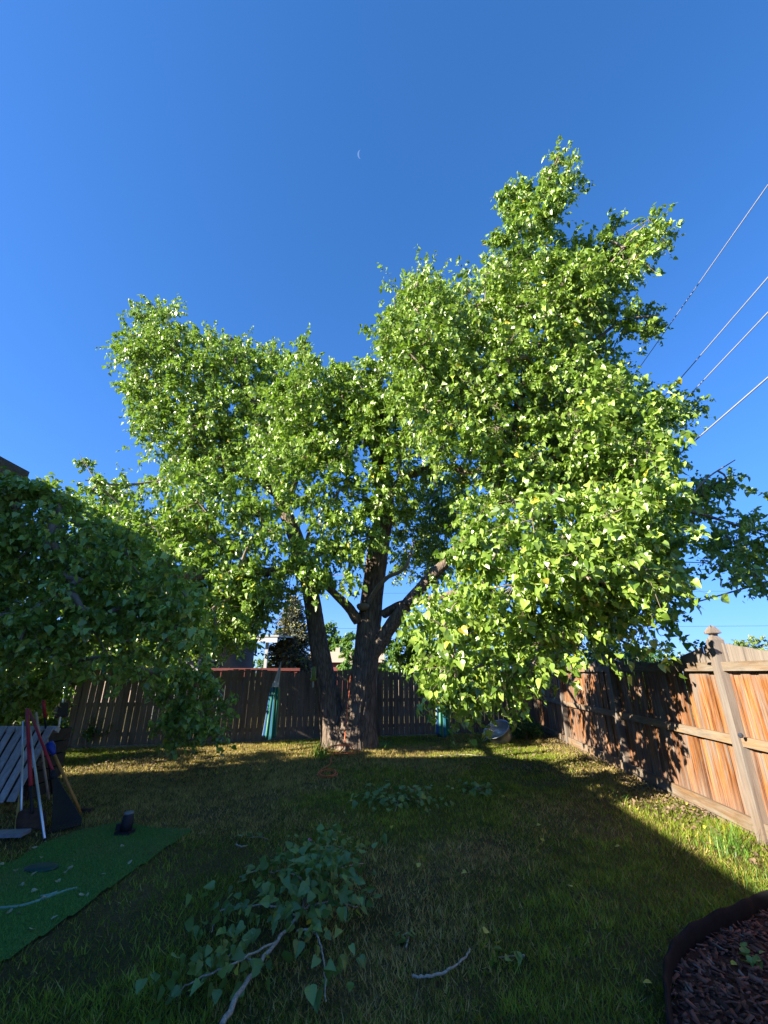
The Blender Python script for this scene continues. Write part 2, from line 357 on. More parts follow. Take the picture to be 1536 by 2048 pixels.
# short pile of the turf mat
def turf_pile():
    a = np.array(TURF); n = 90000; x = rng.uniform(a[:, 0].min(), a[:, 0].max(), n); y = rng.uniform(a[:, 1].min(), a[:, 1].max(), n)
    ok = inpoly(x, y, TURF) & (x > -y*.95-.5); x, y = x[ok], y[ok]; n = len(x); h = rng.uniform(.008, .018, n)
    p = np.stack((x, y, gz(x, y)+.007+.025*fbm(x*1.6, y*1.6, 4)+.006*vnoise(x*7, y*7, 2)), 1); a = rng.uniform(0, 6.28, n); b = rng.uniform(0, 6.28, n)
    wx = np.stack((np.cos(a), np.sin(a), 0*a), 1)*.0022; t = p+np.stack((np.cos(b)*h*.7, np.sin(b)*h*.7, h+.004), 1)
    V = np.stack((p-wx, p+wx, t), 1).reshape(-1, 3); k = rng.random(n)[:, None]
    worn = np.clip((fbm(x*1.1, y*1.1, 31)-.42)*4, 0, 1)[:, None]*.6
    c = np.array((.055, .15, .026))*(1-k)+np.array((.125, .31, .055))*k; c = c*(1-worn)+np.array((.19, .19, .07))*worn
    np_mesh('pile', V, np.arange(len(V)).reshape(-1, 3), attrmat('turf_blade', .5), turf, 'stuff', np.repeat(c, 3, 0))
turf_pile()
def mulch_chips():
    a = np.array(MULP); n = 11000; x = rng.uniform(a[:, 0].min(), a[:, 0].max(), n); y = rng.uniform(a[:, 1].min(), a[:, 1].max(), n)
    ok = inpoly(x, y, MULP); x, y = x[ok], y[ok]; n = len(x)
    L = rng.uniform(.008, .035, n); W = L*rng.uniform(.15, .5, n); ang = rng.uniform(0, 6.28, n); tl = rng.normal(0, .35, n); tw = rng.normal(0, .5, n)
    u = np.stack((np.cos(ang)*np.cos(tl), np.sin(ang)*np.cos(tl), np.sin(tl)), 1); v = np.stack((-np.sin(ang)*np.cos(tw), np.cos(ang)*np.cos(tw), np.sin(tw)), 1)
    p = np.stack((x, y, gz(x, y)+.012+.028*rng.random(n)), 1); nn = np.cross(u, v)*.0035
    c8 = [p+sx*u*L[:, None]+sy*v*W[:, None]+sz*nn for sz in (-1, 1) for sy in (-1, 1) for sx in (-1, 1)]
    V = np.stack(c8, 1).reshape(-1, 3); f = np.array([(0, 2, 3, 1), (4, 5, 7, 6), (0, 1, 5, 4), (2, 6, 7, 3), (0, 4, 6, 2), (1, 3, 7, 5)])
    F = (np.arange(n)[:, None, None]*8+f).reshape(-1, 4)
    k = rng.random(n)[:, None]; c = np.array((.05, .024, .016))*(1-k)+np.array((.25, .11, .07))*k**1.4
    pale = rng.random(n) < .025; c[pale] = (.20, .15, .11)
    np_mesh('mulch_chips', V, F, attrmat('mulch_chip', .9), mulch, 'stuff', np.repeat(c, 8, 0))
mulch_chips()
# black edging strip round the mulch bed
e = catmull([(x, y, 0) for x, y in MUL]+[(FX(4.3)-.1, 4.22, 0)], 8); mb = MB(); T = np.gradient(e, axis=0); T /= np.linalg.norm(T, axis=1)[:, None]
nrm = np.stack((-T[:, 1], T[:, 0], 0*T[:, 0]), 1); prof = [(-.012, -.03), (-.010, .10), (-.004, .125), (.010, .125), (.014, .10), (.010, -.03)]
V = np.concatenate([np.array([p+nrm[i]*a+np.array((0, 0, gz(p[0], p[1])+z+.006*math.sin(i*.7))) for a, z in prof]) for i, p in enumerate(e)])
n = len(prof); F = [(i*n+j, i*n+(j+1) % n, (i+1)*n+(j+1) % n, (i+1)*n+j) for i in range(len(e)-1) for j in range(n)]
F += [tuple(range(n-1, -1, -1)), tuple((len(e)-1)*n+j for j in range(n))]
tag(link_mesh('garden_edging', V, F, simple('black_plastic', (.010, .010, .011), .85, .3, 20, spec=.12), None, True), 'curved black plastic edging strip around the mulch bed', 'edging')

# ------------------------------------------------------------------ house whose eave runs along the yard (its roof shades the lawn)
E0 = P(0, 912, 5.11); AX = .04
hs = thing('house', (-8.7, -5, 0), 'house with a dark shingled roof whose eave corner shows above the leaves', 'house')
def hp(x, y, z): return (E0[0]+x+AX*(y-5.11), y, z)
y0, y1 = -14., 5.6; ze = E0[2]
def slab(pts, th):
    mb = MB(); a = [np.array(p) for p in pts]; b = [p-np.array((0, 0, th)) for p in a]
    return mb.add(a+b, [(0, 1, 2, 3), (7, 6, 5, 4), (0, 4, 5, 1), (1, 5, 6, 2), (2, 6, 7, 3), (3, 7, 4, 0)])
roofm = simple('roof_shingle', (.07, .06, .055), .9, .4, 30, bump=.6)
rise = 2.4*math.tan(math.radians(17))
slab([hp(0, y0, ze), hp(0, y1, ze), hp(-2.4, y1, ze+rise), hp(-2.4, y0, ze+rise)], .10).build('roof', roofm, hs)
slab([hp(-2.402, y0, ze+rise), hp(-2.402, y1, ze+rise), hp(-4.8, y1, ze), hp(-4.8, y0, ze)], .10).build('roof', roofm, hs)
fasc = simple('brown_fascia', (.09, .06, .045), .7, .25, 10)
mb = MB(); mb.add([hp(x, y, z) for y in (y0, y1) for x, z in ((-.03, ze-.24), (-.002, ze-.24), (-.002, ze-.10), (-.03, ze-.10))], [(0, 1, 2, 3), (7, 6, 5, 4), (0, 4, 5, 1), (1, 5, 6, 2), (2, 6, 7, 3), (3, 7, 4, 0)]).build('fascia', fasc, hs)
mb = MB(); mb.add([hp(x, y, z) for y in (y0+.3, y1-.3) for x, z in ((-.55, ze-.22), (-.03, ze-.22), (-.03, ze-.20), (-.55, ze-.20))], [(0, 1, 2, 3), (7, 6, 5, 4), (0, 4, 5, 1), (1, 5, 6, 2), (2, 6, 7, 3), (3, 7, 4, 0)]).build('soffit', fasc, hs)
wallm = simple('house_siding', (.42, .38, .32), .8, .1, 6)
hb = [hp(-4.3, y0+.5, 0)[:2], hp(-.6, y0+.5, 0)[:2], hp(-.6, y1-.55, 0)[:2], hp(-4.3, y1-.55, 0)[:2]]
MB().prism(hb, 0, ze-.10).build('wall', wallm, hs)
for yy in (-12, -7, -2, 2.5):
    f = MB().box(hp(-.6, yy, 1.75), (.06, 1.3, 1.2)).build('window', simple('window_frame_paint', (.75, .75, .72), .5, .05), hs)
    MB().box(hp(-.566, yy, 1.75), (.02, 1.1, 1.0)).build('pane', simple('dark_glass', (.03, .04, .05), .08, .1), f)

# ------------------------------------------------------------------ cedar fence on the sunny side
rf = thing('cedar_fence', (FX(8), 8, 0), 'orange cedar fence with scalloped boards and capped posts, dappled by leaf shadows', 'fence')
PY = [2.12, 5.14, 8.16, 11.25, 14.05]; fa = -math.atan(.085)
def frame2(y, d=0):    # point on the fence line, d metres toward the yard
    return np.array((FX(y)-d, y))
for i, y in enumerate(PY):
    c = frame2(y, .0); top = 2.0 if i < 4 else 1.9
    p = MB().box((c[0], c[1], (top-.25)/2), (.125, .125, top+.25), fa).build('post', M['cedar_post'], rf)
    R = np.array(Matrix.Rotation(fa+math.pi/4, 3, 'Z'))
    q = math.sqrt(2)
    MB().lathe((c[0], c[1], 0), [(.0615*q, top+.001), (.045*q, top+.03), (.030*q, top+.048), (.032*q, top+.068), (.060*q, top+.076), (.062*q, top+.084), (.050*q, top+.115), (.032*q, top+.145), (.004, top+.172)], 4, R).build('post_cap', M['cedar_post'], p)
for a, b in zip(PY[:-1], PY[1:]):
    for z, h in ((1.715, .095), (.965, .095), (.17, .13)):
        y_a, y_b = a+.06, b-.06; ca, cb = frame2(y_a, .015), frame2(y_b, .015)
        L = math.hypot(*(cb-ca)); mb = MB(); dz = .012*(random.random()-.5)
        mb.box((*(ca+cb)/2, z), (.04, L, h), fa, None)
        mb.build('rail', M['cedar_rail'], rf)
y = 2.2
while y < 14.0:
    wd = random.uniform(.132, .146)
    i = max(k for k in range(len(PY)-1) if PY[k] <= y); t = (y-PY[i])/(PY[i+1]-PY[i]); 
    zt = 1.79+.20*abs(2*t-1)**1.6+random.uniform(-.006, .006)
    off = -.030-random.choice((0, .0, .018, .018))-random.uniform(0, .004)
    c = frame2(y+wd/2, off); mb = MB()
    hw = wd/2-.003; zb = random.uniform(.02, .06); slope = .20*1.6*abs(2*t-1)**.6*(1 if t > .5 else -1)*2/(3.0)*wd
    V = [(sx*.009, sy*hw, z+(slope*sy*.5 if z > 1 else 0)) for z in (zb, zt) for sy in (-1, 1) for sx in (-1, 1)]
    cs, sn = math.cos(fa+random.uniform(-.03, .03)), math.sin(fa); lean = random.uniform(-.003, .003)
    V = [(c[0]+x*cs-yy*sn, c[1]+x*sn+yy*cs+lean*z, z) for x, yy, z in V]
    mb.add(V, [(0, 2, 3, 1), (4, 5, 7, 6), (0, 1, 5, 4), (2, 6, 7, 3), (0, 4, 6, 2), (1, 3, 7, 5)])
    link_mesh('board', mb.v[0], mb.f, M['cedar'], rf, origin=(c[0], c[1], 0))
    y += wd-random.choice((0, 0, .004))
p5 = frame2(5.02, .10)
MB().lathe((p5[0], p5[1]-.04, 1.013), [(.012, 0), (.022, .01), (.025, .03), (.012, .045)], 10).build('bolt_cap', simple('dark_cap', (.03, .035, .05), .5), rf)

# ------------------------------------------------------------------ weathered back fence
bf = thing('back_fence', (-2, BY(-2), 0), 'weathered grey brown picket fence across the back of the yard', 'fence')
ba = math.atan(.27); cb, sb = math.cos(ba), math.sin(ba)
def bpt(s, d=0):     # s metres along the fence from x=-9.6, d toward the yard
    x = -9.6+s*cb; return np.array((x+d*sb, BY(x)-d*cb))
SL = (4.6+9.6)/cb; s = 0
while s < SL-.05:
    wd = random.uniform(.128, .142); x = -9.6+s*cb
    gap = random.uniform(.014, .024) if (x > -.5 or random.random() < .25) else random.uniform(.004, .012)
    zt = 1.69+.045*math.cos((x+6.6)*2*math.pi/2.9)+random.uniform(-.008, .008); c = bpt(s+wd/2, random.uniform(-.003, .003))
    MB().box((c[0], c[1], (zt+.05)/2), (wd, .017, zt-.05), ba+random.uniform(-.02, .02)).build('board', M['oldwood'], bf)
    s += wd+gap
for z in (.28, .93, 1.5):
    for k in range(6):
        s0, s1 = SL*k/6, SL*(k+1)/6; c = (bpt(s0, -.032)+bpt(s1, -.032))/2
        MB().box((c[0], c[1], z), (s1-s0-.01, .038, .089), ba).build('rail', M['oldrail'], bf)
for k in range(7):
    c = bpt(min(SL*k/6, SL-.05), -.10); MB().box((c[0], c[1], .77), (.09, .09, 1.66), ba).build('post', M['oldwood'], bf)
# ------------------------------------------------------------------ leaf shapes and foliage
def half(pts, bend=.18):
    return [(x, y, bend*abs(x)-.10*y*y) for x, y in pts]
LOW = np.array([(0, 0, 0), (.46, .10, .09), (.27, .60, .02), (0, 1, -.10), (-.46, .10, .09), (-.27, .60, .02)]); LOWF = np.array([(0, 1, 2, 3), (0, 3, 5, 4)])
_o = [(.17, -.08), (.40, .02), (.49, .16), (.44, .36), (.27, .64), (.12, .86)]
HI = np.array([(0, 0, 0), (0, .3, 0), (0, .62, -.03), (0, 1, -.12)]+[(x, y, .22*x-.10*y*y) for x, y in _o]+[(-x, y, .22*x-.10*y*y) for x, y in _o])
HIF = [(0, 4, 5, 1), (1, 5, 6, 7), (1, 7, 8, 2), (2, 8, 9, 3), (0, 1, 11, 10), (1, 13, 12, 11), (1, 2, 14, 13), (2, 3, 15, 14)]
def unit(a): return a/(np.linalg.norm(a, axis=-1, keepdims=True)+1e-9)
def leaf_frames(p, out, twd, up=.35, droop=.75, jit=.8, sunward=.45):
    n = len(p); nr = unit(.5*out+np.array((0, 0, up))-sunward*np.array(SDIR)+jit*unit(rng.normal(size=(n, 3))))
    t = unit(np.array((0, 0, -droop))+.35*twd+.5*unit(rng.normal(size=(n, 3))))
    t = unit(t-nr*np.sum(t*nr, 1, keepdims=True)); s = np.cross(t, nr)
    return s, t, nr
def leaf_mesh(name, p, s, t, nr, L, mat, parent, shape=LOW, faces=LOWF, kind='stuff'):
    n = len(p); w_ = rng.uniform(.7, 1.12, n)[:, None, None]; f_ = rng.uniform(-.3, 3.2, n)[:, None, None]; c_ = rng.normal(0, .22, n)[:, None, None]; k_ = rng.normal(0, .10, n)[:, None, None]
    sx, sy, sz = (shape[None, :, i:i+1] for i in range(3))
    V = p[:, None]+L[:, None, None]*((sx*w_+k_*sy*sy)*s[:, None]+sy*t[:, None]+(sz*f_+c_*sy*sy)*nr[:, None])
    k = len(shape); F = (np.arange(len(p))[:, None, None]*k+np.array(faces)[None]).reshape(-1, len(faces[0]))
    return np_mesh(name, V.reshape(-1, 3), F, mat, parent, kind)
LEAFME = {}
def leaf_objects(parent, p, s, t, nr, L, mat, name='leaf'):
    for i in range(len(p)):
        key = (mat.name, i % 4)
        if key not in LEAFME:
            sh = HI.copy(); j = i % 4; sh[:, 2] = sh[:, 2]*(.8+.45*j)+.045*np.sin(sh[:, 1]*6+j)+.03*np.sin(sh[:, 0]*9+j*2); sh[:, 0] *= (.92+.05*j)
            me = bpy.data.meshes.new('leaf'); me.from_pydata(sh.tolist()+[(-.012, .02, 0), (.012, .02, 0), (.008, -.42, -.06), (-.008, -.42, -.06)], [], HIF+[(16, 17, 18, 19)]); me.materials.append(mat); LEAFME[key] = me
        o = bpy.data.objects.new(name, LEAFME[key]); C.objects.link(o); o.parent = parent
        m = Matrix.Identity(4); q = p[i]-wl(parent)
        for r in range(3):
            m[r][0], m[r][1], m[r][2], m[r][3] = s[i, r]*L[i], t[i, r]*L[i], nr[i, r]*L[i], q[r]
        o.matrix_basis = m
def sweep(pts, rad, nseg=20, sub=6, furrow=.0, seed=0, flare=None):
    """bark-furrowed limb: rings along a smooth path"""
    q = catmull([np.append(p, r) for p, r in zip(pts, rad)], sub); P3 = q[:, :3]; R = q[:, 3]; m = len(P3)
    T = unit(np.gradient(P3, axis=0)); a = np.array((0, 1., 0)) if abs(T[0, 1]) < .9 else np.array((1., 0, 0)); Nn = unit(np.cross(T[0], a))
    ang = np.linspace(0, 2*np.pi, nseg, endpoint=False); V = []; d = 0
    for i in range(m):
        if i: d += np.linalg.norm(P3[i]-P3[i-1])
        Nn = unit(Nn-T[i]*Nn.dot(T[i])); B = np.cross(T[i], Nn)
        rr = np.full(nseg, R[i])
        if furrow:
            k = ang*R[0]*3.0/.35
            f = np.abs(np.sin(ang*round(nseg/5.)+3.2*vnoise(ang*2, d*2.2+0*ang, seed)+1.5*np.sin(d*3)))
            rr = rr*(1+furrow*(f-.5)+.10*(vnoise(ang*.95+7, d*1.3+0*ang, seed+3)-.5))
            if flare is not None:
                rr = rr*(1+flare*np.exp(-d/.45)*(.55+.45*np.sin(ang*5+seed)))
        V.append(P3[i]+rr[:, None]*(np.cos(ang)[:, None]*Nn+np.sin(ang)[:, None]*B))
    V = np.concatenate(V); I = np.arange(m-1)[:, None]*nseg; j = np.arange(nseg); k = (j+1) % nseg
    F = np.stack((I+j, I+k, I+nseg+k, I+nseg+j), 2).reshape(-1, 4)
    return V, F, P3, R
# ------------------------------------------------------------------ the cottonwood
tree = thing('cottonwood_tree', (TREE[0], TREE[1], 0), 'huge two-stemmed cottonwood tree with sunlit crown in the middle of the lawn', 'tree')
def px(l): return [P(*a[:3]) for a in l], [a[3] for a in l]
nodes = []; nodr = []
def reg(P3, R, zmin=2.3):
    for p, r in zip(P3, R):
        if p[2] > zmin: nodes.append(p); nodr.append(r)
R_ST = [(712, 1528, 10.75, .56), (712, 1495, 10.75, .47), (714, 1440, 10.75, .385), (724, 1380, 10.75, .315), (733, 1310, 10.75, .285), (738, 1250, 10.75, .275), (746, 1180, 10.7, .255), (756, 1100, 10.6, .25), (770, 1010, 10.4, .225), (761, 930, 10.3, .20), (746, 860, 10.2, .16), (754, 780, 10.0, .12), (776, 690, 9.8, .08), (800, 600, 9.6, .045)]
L_ST = [(676, 1515, 10.95, .38), (672, 1480, 10.95, .32), (665, 1440, 11, .275), (654, 1380, 11.05, .245), (641, 1310, 11.1, .225), (631, 1250, 11.15, .205), (622, 1190, 11.2, .195), (606, 1120, 11.25, .195), (582, 1050, 11.3, .18), (560, 1000, 11.4, .16), (549, 940, 11.5, .13), (545, 860, 11.6, .10), (560, 760, 11.7, .06)]
for nm, l, fl, sd in (('trunk', R_ST, .22, 3), ('trunk', L_ST, .18, 9)):
    p, r = px(l); V, F, P3, R = sweep(p, r, 64, 14, .19, sd, fl)
    np_mesh(nm, V, F, M['bark'], tree, smooth=True); reg(P3[::4], R[::4], 4.2)
LIMBS = [
 [(736, 1322, 10.7, .17), (758, 1290, 10.55, .17), (782, 1252, 10.35, .16), (812, 1212, 10.1, .145), (852, 1165, 9.7, .125), (905, 1110, 9.2, .11), (965, 1030, 8.7, .10), (1020, 900, 8.2, .085), (1050, 740, 7.7, .07), (1055, 600, 7.3, .055), (1065, 480, 7.0, .04), (1085, 390, 6.8, .025), (1120, 305, 6.7, .012)],
 [(1050, 740, 7.7, .05), (1110, 640, 7.2, .04), (1190, 560, 6.9, .03), (1290, 450, 6.7, .015)],
 [(1030, 880, 8.1, .05), (1120, 760, 7.6, .04), (1230, 650, 7.1, .03), (1320, 630, 6.9, .012)],
 [(768, 1228, 10.6, .11), (800, 1210, 10.2, .09), (850, 1200, 9.4, .08), (930, 1180, 8.5, .07), (1040, 1130, 7.4, .06), (1120, 1080, 6.7, .05), (1180, 1035, 6.2, .04), (1280, 1015, 6.6, .034), (1390, 1025, 7.6, .03), (1560, 1080, 8.2, .014)],
 [(1110, 1085, 6.8, .035), (1140, 1070, 6.2, .028), (1130, 1110, 5.7, .02), (1180, 1160, 5.2, .012)],
 [(1040, 1130, 7.4, .05), (1100, 1200, 6.8, .035), (1180, 1250, 6.3, .022), (1260, 1290, 6.0, .012)],
 [(850, 1200, 9.4, .05), (880, 1260, 8.5, .035), (910, 1320, 7.8, .022), (930, 1370, 7.4, .012)],
 [(1360, 1020, 7.4, .022), (1410, 960, 7.8, .017), (1470, 920, 8.1, .01)],
 [(766, 1000, 10.4, .13), (820, 950, 10.2, .11), (900, 935, 9.9, .10), (950, 945, 9.5, .09), (1010, 900, 8.9, .07), (1100, 860, 8.2, .05), (1250, 860, 7.3, .03), (1350, 820, 6.9, .012)],
 [(752, 850, 10.2, .10), (800, 760, 9.8, .08), (850, 660, 9.3, .06), (880, 570, 8.9, .03)],
 [(716, 1242, 10.65, .13), (696, 1213, 10.45, .11), (668, 1186, 10.25, .09), (645, 1162, 10.0, .07), (612, 1115, 9.7, .05), (625, 1050, 9.5, .035), (680, 980, 9.3, .02)],
 [(738, 1205, 10.45, .06), (752, 1180, 10.2, .055), (775, 1155, 9.9, .05), (810, 1135, 9.5, .035), (830, 1080, 9.3, .02)],
 [(610, 1135, 11.2, .13), (560, 1142, 10.8, .12), (500, 1146, 10.3, .11), (440, 1152, 9.7, .10), (345, 1150, 8.6, .08), (270, 1120, 7.4, .065), (180, 1090, 6.3, .05), (80, 1060, 5.6, .035), (-40, 1040, 5.0, .015)],
 [(345, 1150, 8.6, .034), (330, 1220, 8.2, .026), (350, 1300, 8.1, .02), (390, 1390, 8.1, .02), (380, 1460, 8.1, .012)],
 [(180, 1090, 6.3, .022), (130, 1140, 5.9, .017), (110, 1220, 5.7, .012), (130, 1300, 5.6, .007)],
 [(549, 985, 11.4, .13), (505, 950, 11.4, .11), (445, 930, 11.5, .10), (380, 870, 11.8, .075), (320, 780, 12, .055), (300, 680, 12.1, .035), (320, 610, 12.1, .015)],
 [(430, 930, 11.5, .06), (330, 960, 10.6, .045), (240, 970, 9.8, .03), (170, 960, 9.3, .012)],
 [(546, 880, 11.6, .09), (500, 800, 11.8, .07), (470, 720, 12, .04), (460, 670, 12, .015)],
 [(570, 1020, 11.3, .10), (600, 930, 11.0, .08), (610, 820, 10.7, .055), (600, 700, 10.5, .02)],
 [(1060, 850, 8.0, .035), (1000, 760, 7.6, .03), (930, 700, 7.5, .02), (840, 690, 7.6, .012)],
 [(240, 1010, 9.7, .02), (195, 965, 9.4, .014), (172, 930, 9.35, .009), (158, 908, 9.3, .005)],
 [(850, 1010, 11.2, .03), (880, 980, 11.6, .025), (880, 1060, 11.8, .018), (860, 1130, 11.9, .01)],
]
LIMB3 = []
for l in LIMBS:
    p, r = px(l); V, F, P3, R = sweep(p, r, 14 if r[0] > .06 else 8, 7, .08, 5)
    np_mesh('limb', V, F, M['bark'] if r[0] > .06 else M['twig'], tree, smooth=True); reg(P3[::2], R[::2]); LIMB3.append((P3, R))
# the torn collar where a limb broke off the stem
c = P(726, 1212, 10.4)
MB().lathe(c-np.array((0, 0, .10)), [(.10, 0), (.15, .06), (.16, .12), (.13, .15), (.07, .13), (.03, .10)], 14).build('collar', M['twig'], tree, True)
MASSES = [  # polygon in photo pixels, nearest and farthest distance, clump radius, packing, leaf length
 ([(1128, 300), (1140, 320), (1140, 375), (1105, 440), (1080, 500), (1010, 500), (980, 480), (1005, 430), (1020, 370), (1050, 345), (1090, 325)], 6.4, 7.4, .34, .8, .105),
 ([(1150, 520), (1200, 485), (1240, 430), (1320, 420), (1325, 470), (1280, 515), (1230, 560), (1180, 600), (1120, 570)], 6.2, 7.2, .36, .9, .105),
 ([(795, 580), (850, 545), (910, 580), (960, 560), (1000, 510), (1120, 510), (1190, 570), (1210, 620), (1210, 720), (1250, 800), (1270, 900), (1240, 1000), (1000, 1000), (950, 920), (870, 900), (810, 860), (775, 780), (770, 660)], 6.4, 9.6, .46, 1.05, .10),
 ([(1090, 480), (1170, 490), (1240, 480), (1260, 530), (1200, 600), (1090, 590)], 6.4, 8.0, .40, 1., .105),
 ([(740, 880), (820, 860), (900, 900), (940, 960), (900, 1010), (860, 960), (800, 940)], 9.4, 10.6, .42, .5, .095),
 ([(640, 740), (700, 725), (760, 720), (790, 800), (770, 880), (700, 880), (640, 850)], 8.8, 10.4, .44, .8, .11),
 ([(-60, 1295), (130, 1295), (165, 1335), (115, 1385), (60, 1395), (-60, 1400)], 6.9, 7.7, .30, .9, .085),
 ([(1230, 615), (1310, 605), (1330, 650), (1290, 675), (1230, 670)], 6.6, 7.3, .30, .75, .10),
 ([(1180, 740), (1280, 780), (1355, 790), (1370, 815), (1330, 870), (1330, 950), (1325, 1050), (1320, 1180), (1200, 1200), (1150, 1000)], 5.6, 8.4, .42, .9, .10),
 ([(1385, 960), (1430, 915), (1480, 930), (1460, 970), (1430, 1010), (1536, 1040), (1620, 1060), (1620, 1140), (1510, 1150), (1420, 1150), (1370, 1090)], 7.4, 9.0, .42, .5, .115),
 ([(940, 1000), (1330, 980), (1350, 1100), (1330, 1180), (910, 1180), (900, 1110)], 5.0, 8.0, .42, .75, .105),
 ([(850, 1180), (1320, 1150), (1345, 1215), (1315, 1270), (1280, 1295), (1190, 1320), (1110, 1310), (1060, 1350), (1010, 1375), (930, 1400), (880, 1395), (845, 1340), (825, 1270)], 5.7, 8.4, .42, .66, .105),
 ([(540, 860), (640, 860), (720, 850), (740, 930), (690, 960), (650, 1000), (600, 1010), (540, 980), (500, 940)], 8.8, 10.4, .44, .8, .115),
 ([(545, 810), (595, 680), (615, 670), (630, 735), (680, 735), (725, 760), (775, 800), (815, 880), (800, 950), (760, 870), (700, 880), (640, 900), (570, 890), (535, 860)], 8.6, 11, .46, .9, .115),
 ([(560, 1080), (600, 1060), (660, 980), (720, 940), (780, 960), (830, 1000), (800, 1040), (740, 1080), (700, 1150), (650, 1180), (575, 1150)], 8.8, 9.8, .40, 1.0, .115),
 ([(800, 960), (930, 950), (935, 1030), (905, 1060), (880, 1150), (800, 1150)], 11, 13, .48, 1.1, .105),
 ([(245, 690), (265, 640), (310, 610), (350, 620), (375, 665), (460, 680), (540, 690), (580, 720), (610, 770), (560, 900), (530, 970), (400, 970), (310, 890), (270, 840), (250, 760)], 10.6, 13.2, .52, 1.05, .118),
 ([(170, 980), (210, 965), (270, 955), (330, 915), (440, 970), (540, 1010), (545, 1100), (540, 1190), (480, 1260), (400, 1280), (300, 1240), (200, 1150), (150, 1060)], 8.6, 11.4, .48, .75, .115),
 ([(-60, 1130), (200, 1150), (320, 1190), (350, 1290), (240, 1315), (100, 1310), (-60, 1300)], 9.8, 11.2, .46, .9, .115),
 ([(400, 1150), (560, 1120), (585, 1190), (530, 1240), (500, 1290), (430, 1300)], 10, 11.6, .42, .6, .095),
 ([(-70, 930), (10, 950), (65, 985), (150, 1015), (250, 1060), (340, 1130), (420, 1190), (410, 1270), (330, 1310), (230, 1310), (180, 1290), (100, 1300), (0, 1310), (-70, 1300)], 4.7, 6.1, .36, 1.15, .08),
 ([(-60, 1290), (150, 1290), (165, 1330), (110, 1370), (-60, 1390)], 7.4, 8.8, .34, .7, .09),
 ([(330, 1200), (480, 1190), (540, 1220), (505, 1280), (430, 1310), (340, 1320)], 8.6, 10.4, .42, .7, .092),
 ([(310, 1300), (420, 1300), (455, 1370), (440, 1450), (390, 1485), (330, 1470), (305, 1380)], 7.7, 8.5, .30, .7, .09),
 ([(238, 1310), (262, 1310), (260, 1350), (242, 1350)], 7.0, 7.2, .13, 1., .10),
]
def clumps_in(poly, Y0, Y1, r, pack):
    a = np.array(poly); area = .5*abs(np.dot(a[:, 0], np.roll(a[:, 1], 1))-np.dot(a[:, 1], np.roll(a[:, 0], 1)))
    c = P(a[:, 0].mean(), a[:, 1].mean(), (Y0+Y1)/2); zc = proj(c)[2][0]; vol = area*(zc/FPX)**2*max(Y1-Y0, r)
    want = max(2, int(pack*vol/(4.19*r**3)*2.6)); pts = []; tries = 0
    while len(pts) < want and tries < want*60:
        tries += 1; x, y = rng.uniform(a[:, 0].min(), a[:, 0].max()), rng.uniform(a[:, 1].min(), a[:, 1].max())
        if not inpoly(np.array([x]), np.array([y]), poly)[0]: continue
        p = P(x, y, rng.uniform(Y0, Y1))
        if p[2] < .5: continue
        if pts and np.min(np.sum((np.array(pts)-p)**2, 1)) < (.58*r)**2: continue
        pts.append(p)
    return pts
CL = []; CR = []; CLL = []
for poly, Y0, Y1, r, pk, ll in MASSES:
    q = clumps_in(poly, Y0, Y1, r, pk)
    for p in q: CL.append(p); CR.append(r*rng.uniform(.6, 1.4)); CLL.append(ll)
for sx_, sy_ in ((200, 962), (168, 925)): CL.append(P(sx_, sy_, 9.35)); CR.append(.26); CLL.append(.09)
for sx_, sy_, r_ in ((25, 990, .26), (60, 972, .26), (80, 990, .28), (110, 1000, .25), (40, 990, .3)): CL.append(P(sx_, sy_, 4.85)); CR.append(r_); CLL.append(.08)
CL = np.array(CL); CR = np.array(CR); CLL = np.array(CLL)
def grow(CL, nodes, bend=.10):
    """join every clump to the nearest wood already grown; returns branch paths and how much hangs on each"""
    nd = np.array(nodes); owner = np.full(len(nd), -1); n = len(CL)
    D = ((CL[:, None]-nd[None])**2).sum(2); best = D.min(1); bi = D.argmin(1); done = np.zeros(n, bool); paths = [None]*n; par = np.full(n, -1); order = []
    for _ in range(n):
        i = np.where(done, 1e9, best).argmin(); a = nd[bi[i]]; b = CL[i]; L = np.linalg.norm(b-a)+1e-6; par[i] = owner[bi[i]]
        mid = (a+b)/2+np.array((0, 0, bend*L))+rng.normal(0, .08*L, 3); k = max(4, int(L/.22)); t = np.linspace(0, 1, k)[:, None]
        path = (1-t)**2*a+2*t*(1-t)*mid+t*t*b; path[1:-1] += rng.normal(0, .012, (k-2, 3)); paths[i] = path; done[i] = True; order.append(i)
        new = path[1:]; d = ((CL[:, None]-new[None])**2).sum(2); m = d.min(1); up = m < best
        best = np.where(up, m, best); bi = np.where(up, len(nd)+d.argmin(1), bi); nd = np.concatenate((nd, new)); owner = np.concatenate((owner, np.full(len(new), i)))
    cnt = np.ones(n)
    for i in reversed(order):
        if par[i] >= 0: cnt[par[i]] += cnt[i]
    return paths, cnt
paths, cnt = grow(CL, nodes)
mb = MB()
for p, c in zip(paths, cnt):
    r0 = min(.0085*math.sqrt(c)+.003, .06); mb.tube(p, np.linspace(r0, max(r0*.45, .004), len(p)), 6 if r0 > .015 else 4, False)
ndir = np.array([unit(p[-1]-p[-2]) for p in paths])
